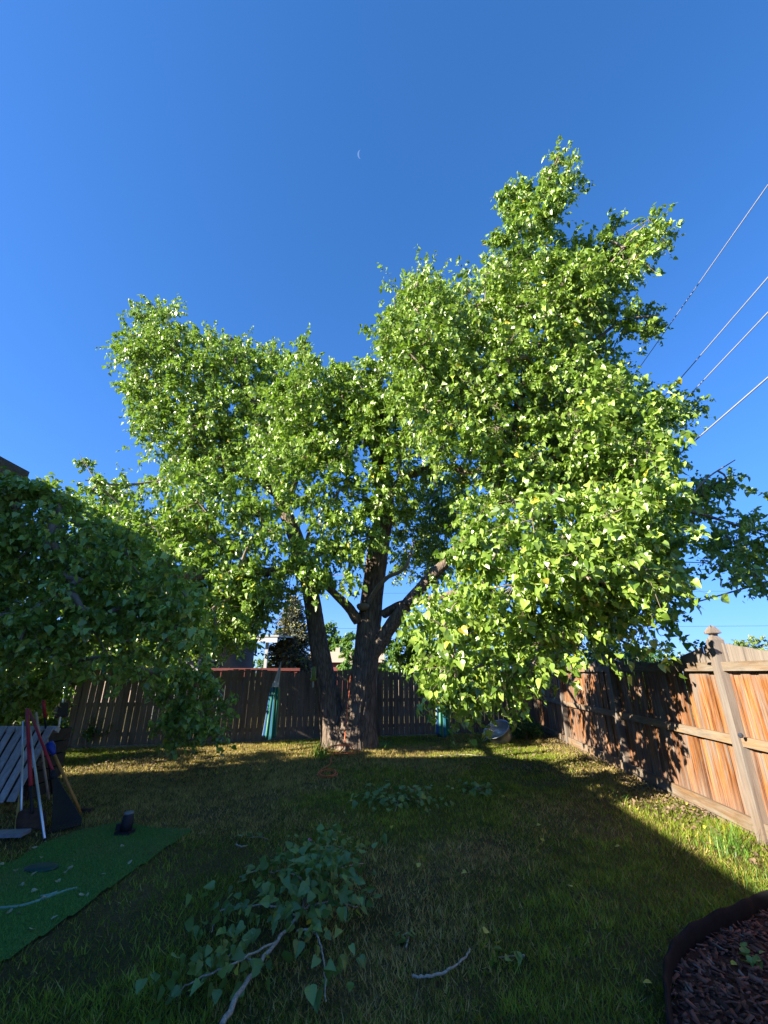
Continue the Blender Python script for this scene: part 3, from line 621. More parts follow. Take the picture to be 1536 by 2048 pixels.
def sprays(CL, CR, ndir, ntw=10, nleaf=17, mb=None, LL=None, jit=.8, up=.35):
    n = len(CL); ci = np.repeat(np.arange(n), ntw); m = len(ci)
    d = unit(unit(rng.normal(size=(m, 3)))+.35*ndir[ci]+np.array((0, 0, .05))); ln = CR[ci]*rng.uniform(.65, 1.35, m)
    if mb is not None:
        for i in range(m):
            a = CL[ci[i]]; t = np.linspace(0, 1, 3)[:, None]; q = a+d[i]*ln[i]*t; q[:, 2] -= .18*ln[i]*t[:, 0]**2; mb.tube(q, np.linspace(.0045, .0018, 3), 3, False)
    ti = np.repeat(np.arange(m), nleaf); k = len(ti); s = rng.uniform(.12, 1.03, k)**.8
    p = CL[ci[ti]]+d[ti]*(ln[ti]*s)[:, None]; p[:, 2] -= .18*ln[ti]*s*s
    p += unit(rng.normal(size=(k, 3)))*rng.uniform(.02, .085, k)[:, None]
    out = unit(p-CL[ci[ti]]); S, T, Nr = leaf_frames(p, out, d[ti], up, .75, jit)
    L = (LL[ci[ti]] if LL is not None else .1)*rng.uniform(.45, 1.2, k)
    return p, S, T, Nr, L
p, S, T, Nr, L = sprays(CL, CR, ndir, 10, 16, mb, CLL, 1.25, .3)
mb.build('twigs', M['twig'], tree, True, 'stuff')
x, y, zc = proj(p); inf = (x > 5) & (x < 1530) & (y > 5) & (y < 2040)
near = np.argsort(np.where(inf, zc/L, 1e9))[:300]; mask = np.zeros(len(p), bool); mask[near] = True
hi = (~mask) & (zc < 7.2)
HIQ = np.array([(0, 0, 0), (.30, -.05, .06), (.48, .16, .10), (.30, .58, .03), (0, 1, -.12), (0, .5, -.01), (-.30, -.05, .06), (-.48, .16, .10), (-.30, .58, .03)])
HIQF = [(0, 1, 2, 5), (5, 2, 3, 4), (0, 5, 7, 6), (5, 4, 8, 7)]
leaf_mesh('foliage', p[hi], S[hi], T[hi], Nr[hi], L[hi], M['leaf'], tree, HIQ, HIQF)
lo = (~mask) & ~hi
leaf_mesh('foliage', p[lo], S[lo], T[lo], Nr[lo], L[lo], M['leaf'], tree)
leaf_objects(tree, p[near], S[near], T[near], Nr[near], L[near], M['leaf'])
# ------------------------------------------------------------------ shrubs and neighbours' trees
def bush(name, base, blobs, label, mat, stems=3, r=.3, leaf=.08, pack=1.3, ntw=8, nleaf=14, trunk_r=.03, cat='shrub', group=None, bark=None, fence_clip=False):
    """blobs: (dx, dy, z, rx, ry, rz) ellipsoids about the base that hold leaf sprays on stems"""
    base = np.array(base, float); o = thing(name, base, label, cat, group); pts = []
    for dx, dy, z, rx, ry, rz in blobs:
        n = max(3, int(pack*rx*ry*rz/r**3*1.6)); q = unit(rng.normal(size=(n, 3)))*(rng.random((n, 1))**.4)
        q = q*np.array((rx, ry, rz))+base+np.array((dx, dy, z)); pts.append(q)
    cl = np.concatenate(pts); cl = cl[cl[:, 2] > .12]
    nd = []; mb = MB(); zt = max(b[2] for b in blobs)
    for k in range(stems):
        b = blobs[k % len(blobs)]; tgt = base+np.array((b[0]*.8, b[1]*.8, b[2])); a = base+np.array((rng.normal(0, trunk_r*1.2), rng.normal(0, trunk_r*1.2), -.08)) if stems > 1 else base-np.array((0, 0, .1))
        mid = (a+tgt)/2+rng.normal(0, .05*np.linalg.norm(tgt-a), 3); pth = catmull([a, mid, tgt], 8)
        mb.tube(pth, np.linspace(trunk_r, trunk_r*.4, len(pth)), 8); nd += list(pth[3:])
    mb.build('trunk' if stems == 1 else 'stems', bark or M['twig'], o, True)
    paths, cnt = grow(cl, nd); mb = MB()
    for p, c in zip(paths, cnt): mb.tube(p, np.linspace(min(.006*math.sqrt(c)+.002, trunk_r*.6), .003, len(p)), 4, False)
    mb.build('branches', bark or M['twig'], o, False, 'stuff')
    cr = np.full(len(cl), r)*rng.uniform(.8, 1.2, len(cl)); nd_ = np.array([unit(p[-1]-p[-2]) for p in paths])
    p, S, T, Nr, L = sprays(cl, cr, nd_, ntw, nleaf, None, np.full(len(cl), leaf))
    if fence_clip: k = p[:, 1] < BY(p[:, 0])-.03; p, S, T, Nr, L = p[k], S[k], T[k], Nr[k], L[k]
    leaf_mesh('crown', p, S, T, Nr, L, mat, o)
    return o
bush('shade_shrub', (-7.2, 6.2, 0), [(0, 0, 1.5, 1.2, .8, 1.2), (-.9, -.2, 2.1, 1.0, .7, .8)], 'tall leafy shrub added out of view by the house corner to shade the tools', M['leaf_dark'], 6, .32, .09, 1.1)  # shrub added out of view to keep the sun off the tools and lawn
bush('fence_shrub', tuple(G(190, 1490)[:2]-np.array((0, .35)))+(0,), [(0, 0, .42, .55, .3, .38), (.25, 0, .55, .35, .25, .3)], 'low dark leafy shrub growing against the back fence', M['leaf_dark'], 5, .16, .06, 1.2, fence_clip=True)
bush('corner_shrub', (-7.0, 9.4, 0), [(0, 0, .8, .6, .5, .65), (-.7, -.5, 1.1, .7, .6, .8), (-1.9, .7, 1.9, 1.2, .8, 1.3)], 'dark leafy shrub in the yard corner beside the leaning pole, with an unseen lobe added to shade the fence', M['leaf_dark'], 5, .24, .08, 1.1)  # last blob added beyond the left edge of view to shade the back fence
# neighbours' trees
spr = M['leaf_far']
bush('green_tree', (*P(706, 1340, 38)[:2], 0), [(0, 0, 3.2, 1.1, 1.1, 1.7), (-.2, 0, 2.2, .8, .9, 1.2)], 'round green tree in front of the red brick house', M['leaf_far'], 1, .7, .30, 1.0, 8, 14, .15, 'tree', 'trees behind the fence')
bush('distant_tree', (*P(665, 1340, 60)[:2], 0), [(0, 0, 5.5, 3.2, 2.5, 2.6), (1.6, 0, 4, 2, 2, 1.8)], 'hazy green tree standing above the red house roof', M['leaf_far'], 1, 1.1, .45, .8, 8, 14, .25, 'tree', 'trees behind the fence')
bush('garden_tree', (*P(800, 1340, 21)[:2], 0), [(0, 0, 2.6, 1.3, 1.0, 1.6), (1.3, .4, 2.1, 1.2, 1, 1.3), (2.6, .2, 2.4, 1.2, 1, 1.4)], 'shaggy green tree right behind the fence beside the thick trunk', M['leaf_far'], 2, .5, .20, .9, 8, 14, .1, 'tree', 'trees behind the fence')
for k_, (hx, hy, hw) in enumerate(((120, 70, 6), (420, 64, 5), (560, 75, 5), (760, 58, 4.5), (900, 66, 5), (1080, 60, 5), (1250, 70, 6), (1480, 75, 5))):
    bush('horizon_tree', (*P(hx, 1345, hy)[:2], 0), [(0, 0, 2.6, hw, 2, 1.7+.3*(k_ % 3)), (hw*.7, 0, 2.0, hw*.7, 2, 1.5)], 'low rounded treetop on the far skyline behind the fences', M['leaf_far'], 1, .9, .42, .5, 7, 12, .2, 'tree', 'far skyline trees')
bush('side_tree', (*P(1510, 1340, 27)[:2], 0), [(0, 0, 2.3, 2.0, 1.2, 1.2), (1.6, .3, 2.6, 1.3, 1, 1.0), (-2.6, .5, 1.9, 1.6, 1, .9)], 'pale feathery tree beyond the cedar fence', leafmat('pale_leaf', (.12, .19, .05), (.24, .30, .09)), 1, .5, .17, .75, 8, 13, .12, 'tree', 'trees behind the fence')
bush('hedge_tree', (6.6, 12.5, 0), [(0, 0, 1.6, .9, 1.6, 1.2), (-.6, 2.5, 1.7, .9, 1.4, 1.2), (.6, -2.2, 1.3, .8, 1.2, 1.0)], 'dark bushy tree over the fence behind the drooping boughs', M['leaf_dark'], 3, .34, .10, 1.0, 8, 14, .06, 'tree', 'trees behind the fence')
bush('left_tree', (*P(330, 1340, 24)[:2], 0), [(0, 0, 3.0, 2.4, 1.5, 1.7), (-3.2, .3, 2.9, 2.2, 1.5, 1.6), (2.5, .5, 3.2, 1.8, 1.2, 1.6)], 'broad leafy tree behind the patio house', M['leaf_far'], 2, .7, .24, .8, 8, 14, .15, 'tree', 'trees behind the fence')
# blue spruce: whorls of drooping boughs covered in needle tufts
def spruce(base, h, rad):
    base = np.array(base); o = thing('blue_spruce', base, 'blue green spruce with brownish tips standing behind the fence', 'tree')
    MB().tube([base-np.array((0, 0, .1)), base+np.array((0, 0, h*.5)), base+np.array((0, 0, h))], [.14, .09, .012], 8).build('trunk', M['bark'], o, True)
    Pn = []; D = []; mb = MB()
    for z in np.linspace(.25, h*.985, 34):
        R = rad*(1-z/h)**.8+.08; nb = int(10+R*7)
        for k in range(nb):
            a = rng.uniform(0, 6.283); rr = R*rng.uniform(.75, 1.12); d = np.array((math.cos(a), math.sin(a), 0)); t = np.linspace(0, 1, 5)[:, None]
            q = base+np.array((0, 0, z))+d*rr*t+np.array((0, 0, 1))*(-.28*rr*t+.16*rr*t*t); mb.tube(q, np.linspace(.012, .004, 5), 3, False)
            m = int(14+rr*34); s = rng.uniform(.2, 1.03, m)[:, None]
            pp = base+np.array((0, 0, z))+d*rr*s+np.array((0, 0, 1))*(-.28*rr*s+.16*rr*s*s)+rng.normal(0, .05+.05*rr, (m, 3))*np.array((1, 1, .5)); Pn.append(pp); D.append(np.repeat(d[None], m, 0))
    mb.build('boughs', M['twig'], o, False, 'stuff')
    p = np.concatenate(Pn); d = np.concatenate(D); n = len(p); V = []; 
    t = unit(d+.8*unit(rng.normal(size=(n, 3)))); nr = unit(rng.normal(size=(n, 3))); nr = unit(nr-t*np.sum(t*nr, 1, keepdims=True)); s = np.cross(t, nr)
    leaf_mesh('needles', p, s, t, nr, rng.uniform(.12, .24, n), leafmat('spruce_needles', (.06, .09, .07), (.20, .19, .12), .1, (.1, .12, .08), .7, .12), o, np.array([(-.16, 0, 0), (.16, 0, 0), (.10, .7, 0), (0, 1, 0), (-.10, .7, 0), (0, .4, .12)]), [(0, 1, 2, 5), (5, 2, 3, 4)])
spruce((*P(578, 1340, 20)[:2], 0), 5.0, 1.45)
# ------------------------------------------------------------------ neighbours' houses over the back fence
pale = simple('pale_paint', (.55, .56, .55), .7, .1, 5); redm = simple('red_brick_wall', (.20, .055, .045), .9, .3, 25); shing = simple('tan_shingle', (.36, .28, .20), .9, .25, 25)
glassm = simple('window_glass', (.03, .04, .05), .08, .1); whitep = simple('white_trim', (.42, .42, .41), .5, .05)
a = P(690, 1345, 45); h = thing('red_house', (a[0], 45, 0), 'small red brick house with a tan roof seen between the two trunks', 'house')
MB().box((a[0], 47, 1.35), (7, 4, 2.7)).build('wall', redm, h)
mb = MB(); mb.add([(a[0]-3.9, 44.6, 2.6), (a[0]+3.9, 44.6, 2.6), (a[0]+3.9, 49.4, 2.6), (a[0]-3.9, 49.4, 2.6), (a[0]-3.9, 47, 3.7), (a[0]+3.9, 47, 3.7)], [(0, 1, 5, 4), (2, 3, 4, 5), (1, 2, 5), (3, 0, 4), (3, 2, 1, 0)]); rfo = mb.build('roof', shing, h)
MB().box((a[0]-1.0, 47.0, 3.7), (.45, .45, .8)).build('chimney', simple('tan_brick', (.45, .36, .27), .9), rfo)
for dx in (-2.2, .25, 2.4):
    f = MB().box((a[0]+dx, 44.98, 1.75), (1.3, .08, 1.0)).build('window', whitep, h); MB().box((a[0]+dx, 44.93, 1.75), (1.06, .06, .78)).build('pane', glassm, f)
a = P(480, 1340, 17); h = thing('patio_house', (a[0]-2.4, 18, 0), 'grey house with a white patio cover on a slim post behind the fence', 'house')
x0 = P(285, 1300, 17)[0]; x1 = P(560, 1300, 17)[0]; xp = P(535, 1300, 17)[0]
MB().box(((x0+P(445, 1300, 17)[0])/2, 19.6, 1.5), (P(445, 1300, 17)[0]-x0, 3.2, 3.0)).build('wall', simple('grey_siding', (.13, .13, .12), .8, .15, 8), h)
rr = slab([(x0-.4, 16.6, 2.97), (x1, 16.6, 2.97), (x1, 21.4, 3.25), (x0-.4, 21.4, 3.25)], .06).build('patio_roof', whitep, h)
MB().box(((x0-.4+x1)/2, 16.66, 2.81), (x1-x0+.3, .06, .2)).build('fascia', pale, h)
MB().box((xp, 16.9, 1.46), (.11, .11, 2.92)).build('patio_post', whitep, h)
for xx in (x0+.9, x0+2.2):
    f = MB().box((xx, 17.98, 1.6), (.9, .06, 1.1)).build('window', whitep, h); MB().box((xx, 17.94, 1.6), (.74, .04, .94)).build('pane', glassm, f)
# red boards of the neighbour's deck rail just above the fence
h = thing('red_deck_rail', (P(480, 1340, 15.5)[0], 15.5, 0), 'dark red wooden rail just above the back fence pickets', 'railing')
dkp = simple('dark_post', (.06, .05, .045), .9); redw = simple('red_stain', (.11, .022, .018), .7, .3, 14)
xa, xb = P(400, 1340, 15.5)[0], P(600, 1340, 15.5)[0]
MB().box(((xa+xb)/2, 15.5, 1.75), (xb-xa, .1, .09)).build('top_rail', redw, h)
for k in range(12): MB().box((xa+(xb-xa)*(k+.5)/12, 15.5, 1.6), (.10, .04, .26)).build('board', redw, h)
for k in range(3): MB().box((xa+(xb-xa)*(k+.02)/2.05, 15.56, .85), (.09, .09, 1.7)).build('post', dkp, h)
h = thing('tan_house', (*P(235, 1340, 26)[:2], 0), 'tan stucco house partly hidden behind the hanging leaves', 'house')
c = P(235, 1340, 26); MB().box((c[0], 28, 1.5), (7, 4, 3)).build('wall', simple('tan_stucco', (.42, .31, .24), .9, .15), h)
mb = MB(); mb.add([(c[0]-3.9, 25.6, 2.9), (c[0]+3.9, 25.6, 2.9), (c[0]+3.9, 30.4, 2.9), (c[0]-3.9, 30.4, 2.9), (c[0]-3.9, 28, 3.9), (c[0]+3.9, 28, 3.9)], [(0, 1, 5, 4), (2, 3, 4, 5), (1, 2, 5), (3, 0, 4), (3, 2, 1, 0)]); mb.build('roof', shing, h)
for dx in (-1.8, 1.2):
    f = MB().box((c[0]+dx, 25.97, 1.7), (1.2, .08, 1.0)).build('window', whitep, h); MB().box((c[0]+dx, 25.92, 1.7), (.98, .06, .78)).build('pane', glassm, f)
# ------------------------------------------------------------------ utility poles and wires running beside the cedar fence
polem = simple('creosoted_pole', (.12, .085, .06), .9, .3, 18, stretch=(1, 1, .2))
POLEY = (-24, 52); PX = lambda y: 5.9+.085*y
for y in POLEY:
    o = thing('utility_pole', (PX(y), y, 0), 'tall brown wooden utility pole with a crossarm '+('behind the crown' if y > 0 else 'at the street end of the wires'), 'utility pole')
    MB().tube([(PX(y), y, -.5), (PX(y), y, 10)], [.16, .11], 12).build('pole', polem, o, True)
    MB().box((PX(y), y-.14, 9.1), (1.8, .1, .12)).build('crossarm', polem, o)
wirem = simple('grey_wire', (.34, .33, .35), .45, .1, 5, spec=.6); wired = simple('black_cable', (.02, .02, .022), .6, .2, 5)
for (wx, wy), r, m, lb in (((1536, 370), .009, wirem, 'topmost pale grey power line crossing the sky above the right treetop'), ((1536, 555), .0095, wirem, 'pale grey overhead wire, second below the topmost power line'), ((1536, 625), .010, wirem, 'pale grey overhead wire, third below the topmost power line'), ((1536, 755), .013, wirem, 'thicker grey overhead cable, the lowest of the four sky wires')):
    u, f, up = _ray(wx, wy); k = (5.9+.085*4.3)/u; Yc = f*k; Z = CAM_H+up*k; t = np.linspace(-24, 52, 60)
    X = (5.9+.085*4.3)+.085*(t-Yc); sag = lambda y: .00045*(y-14)**2
    pts = np.stack((X, t, Z+sag(t)-sag(Yc)), 1); mb = MB(); mb.tube(pts, r, 6)
    tag(mb.build('power_line', m, None, True), lb, 'wire')
u, f, up = _ray(1536, 1163); X = 10.5; k = X/u; t = np.linspace(-10, 46, 40); Yc = f*k; Z = CAM_H+up*k
tag(MB().tube(np.stack((X+.12*(t-Yc), t, Z+.0007*(t-18)**2-.0007*(Yc-18)**2), 1), .024, 6).build('service_cable', wired, None, True), 'thick black service cable low over the cedar fence', 'cable')
for yy, rr_ in ((1187, .012), (1257, .014)):
    zz = P(700, yy, 48)[2]; tag(MB().tube([(-45, 48, zz+.4), (P(700, yy, 48)[0], 48, zz), (45, 48, zz+.3)], rr_, 5).build('far_wire', wired), 'thin dark wire in the sky gap between the trunks, the '+('upper' if yy < 1200 else 'lower')+' one', 'wire')
# the day moon: thin crescent far up in the sky
c = P(722, 309, 900); u, f, up = _ray(722, 309); d = np.array((u, f, up)); d /= np.linalg.norm(d); Dm = np.linalg.norm(c-np.array((0, 0, CAM_H)))
sx = np.array((1., 0, 0)); sx -= d*sx.dot(d); sx /= np.linalg.norm(sx); sz = np.cross(sx, d); R = 6.0/FPX*Dm*.9; V = []; m = 14
for off in (-.02, .02):
    for i in range(m+1):
        a = math.pi*(.53+.94*i/m-.03); V.append(c+R*(math.cos(a)*sx+math.sin(a)*sz)+d*off*R)
    for i in range(m, -1, -1):
        a = math.pi*(.53+.94*i/m-.03); V.append(c+R*(math.cos(a)*.58*sx+math.sin(a)*sz)+d*off*R)
n = 2*(m+1); F = [(i, i+1, n-2-i, n-1-i) for i in range(m)]+[tuple(n+j for j in reversed(f_)) for f_ in [(i, i+1, n-2-i, n-1-i) for i in range(m)]]+[(i, n+i, n+(i+1) % n, (i+1) % n) for i in range(n)]
mm, nt_, b_, o_ = newmat('moonlight'); b_.inputs['Emission Color'].default_value = (.10, .19, .42, 1); b_.inputs['Emission Strength'].default_value = .5; b_.inputs['Base Color'].default_value = (.1, .1, .1, 1)
tag(link_mesh('moon', V, F, mm), 'tiny pale crescent moon in the blue sky', 'moon')
# ------------------------------------------------------------------ things hanging from the tree
def stripemat():
    m, nt, b, o = newmat('striped_hammock_cloth'); tc = N(nt, 'ShaderNodeTexCoord')
    sx = N(nt, 'ShaderNodeSeparateXYZ'); nt.links.new(tc.outputs['Object'], sx.inputs[0])
    at = N(nt, 'ShaderNodeMath', operation='ARCTAN2'); nt.links.new(sx.outputs[1], at.inputs[0]); nt.links.new(sx.outputs[0], at.inputs[1])
    mr = N(nt, 'ShaderNodeMapRange'); nt.links.new(at.outputs[0], mr.inputs[0]); mr.inputs[1].default_value = -math.pi; mr.inputs[2].default_value = math.pi; mr.inputs[4].default_value = 4.
    fr = N(nt, 'ShaderNodeMath', operation='FRACT'); nt.links.new(mr.outputs[0], fr.inputs[0])
    r = ramp(nt, [(0, (.004, .10, .075)), (.16, (.01, .06, .20)), (.30, (.004, .13, .13)), (.48, (.28, .30, .06)), (.55, (.005, .12, .07)), (.80, (.01, .10, .17)), (.9, (.2, .25, .08))], fr.outputs[0]); r.color_ramp.interpolation = 'CONSTANT'
    nt.links.new(r.outputs[0], b.inputs['Base Color']); b.inputs['Roughness'].default_value = .85; return m
hamm = stripemat(); cordm = simple('cream_cord', (.55, .50, .42), .9, .15, 60); ropem = simple('dark_rope', (.03, .028, .026), .9, .2, 60)
def hammock(bot, neck, ring, anchor, r0, r1, label):
    bot, neck, ring = (np.array(a) for a in (bot, neck, ring)); o = thing('hammock', bot, label, 'hammock', 'hammocks hanging from the boughs')
    n, m = 72, 20; V = []; ang = np.linspace(0, 2*np.pi, n, endpoint=False)
    for i in range(m+1):
        t = i/m; c = bot*(1-t)+neck*t; r = r0*(1-t)**.55*(1-.10*math.sin(t*3))+r1*t+.02
        rr = r*(1+.16*np.sin(ang*9+t*1.5)+.07*np.sin(ang*17+2)); 
        if i == 0: zz = .035*np.sin(ang*2+1)+.02*np.sin(ang*5)
        else: zz = 0*ang
        V.append(np.stack((c[0]+rr*np.cos(ang), c[1]+rr*.55*np.sin(ang), c[2]+zz), 1))
    V = np.concatenate(V); F = [(i*n+j, i*n+(j+1) % n, (i+1)*n+(j+1) % n, (i+1)*n+j) for i in range(m) for j in range(n)]+[tuple(range(n-1, -1, -1)), tuple(m*n+j for j in range(n))]
    link_mesh('cloth', V, F, hamm, o, True, origin=bot)
    mb = MB()
    for k in range(14):
        a = 2*math.pi*k/14; s = neck+np.array((math.cos(a)*(r1+.02), math.sin(a)*(r1+.02)*.55, -.02)); mb.tube([s, (s+ring)/2+rng.normal(0, .004, 3), ring], .006, 5)
    mb.build('suspension_cords', cordm, o)
    MB().tube([neck+np.array((0, 0, -.02)), neck+np.array((0, 0, .06))], [r1+.028, r1+.022], 12).build('cord_wrap', cordm, o)
    MB().tube([ring-np.array((0, 0, .02)), (ring+np.array(anchor))/2, np.array(anchor)], .009, 6).build('rope', ropem, o)
def limb_at(li, X):
    P3, R = LIMB3[li]; i = np.abs(P3[:, 0]-X).argmin(); return P3[i], R[i]
b = P(541, 1474, 10.4); X = P(549, 1400, 10.4)[0]; lp, lr = limb_at(12, X)
nk = np.array((lp[0]-.02, b[1]+.0, P(552, 1372, 10.4)[2])); rg = np.array((lp[0], (b[1]+lp[1])/2, P(556, 1322, 10.4)[2]))
hammock((lp[0]-.06, b[1], b[2]), nk, rg, lp-np.array((0, 0, lr*.6)), .12, .05, 'gathered teal, blue and yellow striped hammock hanging beside the leaning trunk')
b = P(886, 1469, 9.6); lp, lr = limb_at(0, b[0]); b = P(886, 1469, lp[1])
hammock(b, (lp[0], lp[1], P(886, 1385, lp[1])[2]), (lp[0], lp[1], P(886, 1330, lp[1])[2]), lp-np.array((0, 0, lr*.6)), .12, .05, 'striped teal hammock mostly hidden by the drooping leaves right of the trunks')
fd = P(626, 1372, 10.55); o = thing('bird_feeder', fd, 'olive green tube bird feeder hanging beside the darker leaning trunk', 'bird feeder'); olive = simple('olive_plastic', (.14, .17, .02), .4, .15)
sc_ = 10.2/FPX; MB().lathe(fd, [(.02, .10), (.055, .11), (.085, .14), (.085, .16), (.055, .165), (.055, .36), (.05, .40), (.02, .42)], 16).build('tube', olive, o, True)
MB().tube([fd+np.array((0, 0, -.03)), fd+np.array((0, 0, .11))], .014, 8).build('perch_tube', whitep, o)
lp2 = min(LIMB3[12][0], key=lambda q: abs(q[0]-fd[0])); tp = np.array((lp2[0], lp2[1], lp2[2]-.08)); MB().tube([fd+np.array((0, 0, .40)), (fd+tp)/2, tp], .005, 5).build('hanger_string', ropem, o)
# orange cord: hung down the trunk, coiled at its foot and on the grass
oc = simple('orange_cord', (.62, .13, .035), .5, .15, 30)
o = thing('extension_cord', (*G(680, 1515)[:2], 0), 'orange extension cord hanging down the trunk and coiled at its foot', 'cord')
Yf = 10.14; top = [P(701, 1350, 10.38), P(698, 1390, 10.34), P(694, 1425, 10.22), P(692, 1450, 10.16), P(688, 1490, 10.05), P(682, 1502, 9.95)]
MB().tube(catmull(top, 6), .012, 6).build('hanging_run', oc, o, True)
loop = []
cx, cy = G(690, 1520)[:2]
for k in range(44):
    a = k*.42+.5*math.sin(k*.9); rr = .24+.14*math.sin(k*.37)+.05*math.sin(k*1.7); z = gz(cx, cy)+.05+.16*abs(math.sin(k*.21))*(.5+.5*math.sin(a)); loop.append((cx+rr*math.cos(a)*1.15, 9.9+rr*.28*math.sin(a), z))
MB().tube(catmull(loop, 3), .007, 6).build('coil', oc, o, True)
g0 = G(655, 1553)[:2]; sp = [P(682, 1502, 9.95), (*G(664, 1520)[:2], .09), (*G(660, 1535)[:2], .06), (*G(643, 1545)[:2], .05)]
for k in range(26):
    a = 2.6+k*.55; rr = .14+.02*math.sin(k*1.3); sp.append((g0[0]+rr*math.cos(a)*1.1, g0[1]+rr*1.6*math.sin(a), gz(*g0)+.035+.0015*k))
MB().tube(catmull(sp, 4), .008, 6).build('ground_run', oc, o, True)
def tuft(name, base, n, h, spread, label, col, wd=.012, parent=None, cat='grass tuft'):
    """clump of long arching blades"""
    V = []; F = []; base = np.array(base, float)
    for k in range(n):
        a = rng.uniform(0, 6.283); q = base+np.array((*(rng.normal(0, spread, 2)), 0)); q[2] = gz(q[0], q[1])-.01; hh = h*rng.uniform(.5, 1.1); ln = hh*rng.uniform(.3, 1.3); d = np.array((math.cos(a), math.sin(a), 0)); s = np.array((-d[1], d[0], 0))*wd*rng.uniform(.6, 1.2); i = len(V)
        for t in (0, .35, .7, 1.): c = q+d*ln*t**1.8+np.array((0, 0, hh*(t-.28*t**3))); w_ = 1-t**2*.95; V += [c-s*w_/2, c+s*w_/2]
        F += [(i, i+1, i+3, i+2), (i+2, i+3, i+5, i+4), (i+4, i+5, i+7, i+6)]
    return tag(link_mesh(name, V, F, col), label, cat, None, 'stuff')
gm = leafmat('long_grass', (.06, .16, .02), (.16, .32, .04), .3, (.2, .4, .03), .5, .05)
tuft('grass_tuft', G(640, 1520), 130, .42, .12, 'tall green weeds at the left foot of the leaning trunk', gm, .014)
tuft('grass_tuft', G(765, 1505), 60, .26, .10, 'small grassy tuft at the right foot of the thick trunk', gm, .012)
tuft('grass_tuft', G(1455, 1705), 110, .34, .10, 'long green grass clump leaning against the cedar fence by the capped post', gm, .0065)
tuft('grass_tuft', G(1500, 1762), 55, .16, .12, 'bright sunlit grass clump on bare soil near the mulch edging', gm, .006)
tuft('grass_tuft', G(1385, 1690), 45, .09, .16, 'short sunlit grass clump where the house shadow ends', gm, .005)
tuft('grass_tuft', G(1500, 1790), 45, .13, .1, 'sunlit weeds beside the end of the black edging', gm, .006)
tuft('grass_tuft', G(1480, 1720), 30, .22, .08, 'thin grass stalks under the fence rail by the big post', gm, .005)
tuft('grass_tuft', G(870, 1535), 50, .14, .25, 'patch of taller lawn weeds in the light strip right of the trunk', gm, .014)
tuft('grass_tuft', G(1245, 1595), 60, .16, .2, 'dry weedy tuft at the fence foot in leaf shade', gm, .009)
# washtub and the plant behind it in the back corner
tb = G(1012, 1488); o = thing('wash_tub', tb, 'dented galvanized wash tub tipped on its side in the back corner', 'tub'); galv = simple('galvanized_steel', (.42, .43, .44), .38, .25, 9, .75)
Rm = np.array(Matrix.Rotation(math.radians(-28), 3, 'Y')@Matrix.Rotation(math.radians(20), 3, 'X'))
MB().lathe(tb+np.array((-.05, .2, .06)), [(.02, .0), (.27, .0), (.29, .06), (.285, .08), (.31, .16), (.305, .18), (.33, .30), (.35, .31), (.345, .325), (.325, .315), (.30, .17), (.26, .03), (.02, .025)], 28, Rm).build('bowl', galv, o, True)
for sgn in (-1, 1):
    hnd = [Rm@np.array((sgn*.33, -.07, .27)), Rm@np.array((sgn*.40, -.04, .25)), Rm@np.array((sgn*.40, .04, .25)), Rm@np.array((sgn*.33, .07, .27))]
    MB().tube(catmull([tb+np.array((-.05, .2, .06))+h_ for h_ in hnd], 4), .009, 6).build('handle', galv, o, True)
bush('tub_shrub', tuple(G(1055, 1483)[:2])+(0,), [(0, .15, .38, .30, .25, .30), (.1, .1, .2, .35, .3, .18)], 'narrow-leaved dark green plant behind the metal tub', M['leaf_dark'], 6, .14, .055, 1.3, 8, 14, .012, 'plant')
# ------------------------------------------------------------------ pallet and long-handled tools at the left
pw = wood('white_pallet_wood', [(.3, (.30, .29, .28)), (.7, (.56, .55, .55))], (.40, .40, .41)); tilt = math.atan2(.40, .84)
o = thing('wooden_pallet', (-5.2, 6.35, .1), 'whitewashed slatted pallet leaning upright behind the red shovel', 'pallet')
RX = np.array(Matrix.Rotation(-tilt, 3, 'X')); org = np.array((-5.2, 6.35, .10))
for k in range(8):
    wd = .085+.025*((k*7) % 3)/2; MB().box(org+RX@np.array((-.47+k*.134, -.02, .45+.01*(k % 3))), (wd, .018, .90), 0, RX).build('slat', pw, o)
for zz in (.06, .46, .90): MB().box(org+RX@np.array((0, .05, zz)), (1.08, .09, .06), 0, RX).build('stringer', simple('dark_stringer', (.07, .055, .045), .9, .3) if zz < .8 else pw, o)
o = thing('compost_bin', (-5.35, 7.05, 0), 'dark slatted wooden bin the white pallet leans on', 'bin'); dk = simple('dark_plank', (.055, .042, .034), .9, .35, 14)
for k in range(5):
    MB().box((-5.35, 6.80, .10+k*.17), (.95, .02, .15)).build('board', dk, o); MB().box((-5.35, 7.38, .10+k*.17), (.95, .02, .15)).build('board', dk, o)
    MB().box((-5.835, 7.09, .10+k*.17), (.02, .56, .15)).build('board', dk, o); MB().box((-4.865, 7.09, .10+k*.17), (.02, .56, .15)).build('board', dk, o)
sil = simple('brushed_aluminium', (.62, .65, .70), .35, .1, 20, .8); redp = simple('red_paint', (.42, .02, .035), .45, .15, 20); blk = simple('black_rubber', (.012, .012, .016), .6, .3, 20); blu = simple('blue_plastic', (.01, .04, .30), .4, .1); yel = simple('yellow_handle', (.45, .28, .06), .5, .2, 15); owd = simple('orange_varnished_wood', (.48, .22, .05), .5, .3, 22, stretch=(1, 1, .2)); rust = simple('rusty_steel', (.10, .05, .032), .85, .4, 18, .3); palew = simple('pale_wood_handle', (.45, .38, .30), .7, .2, 20)
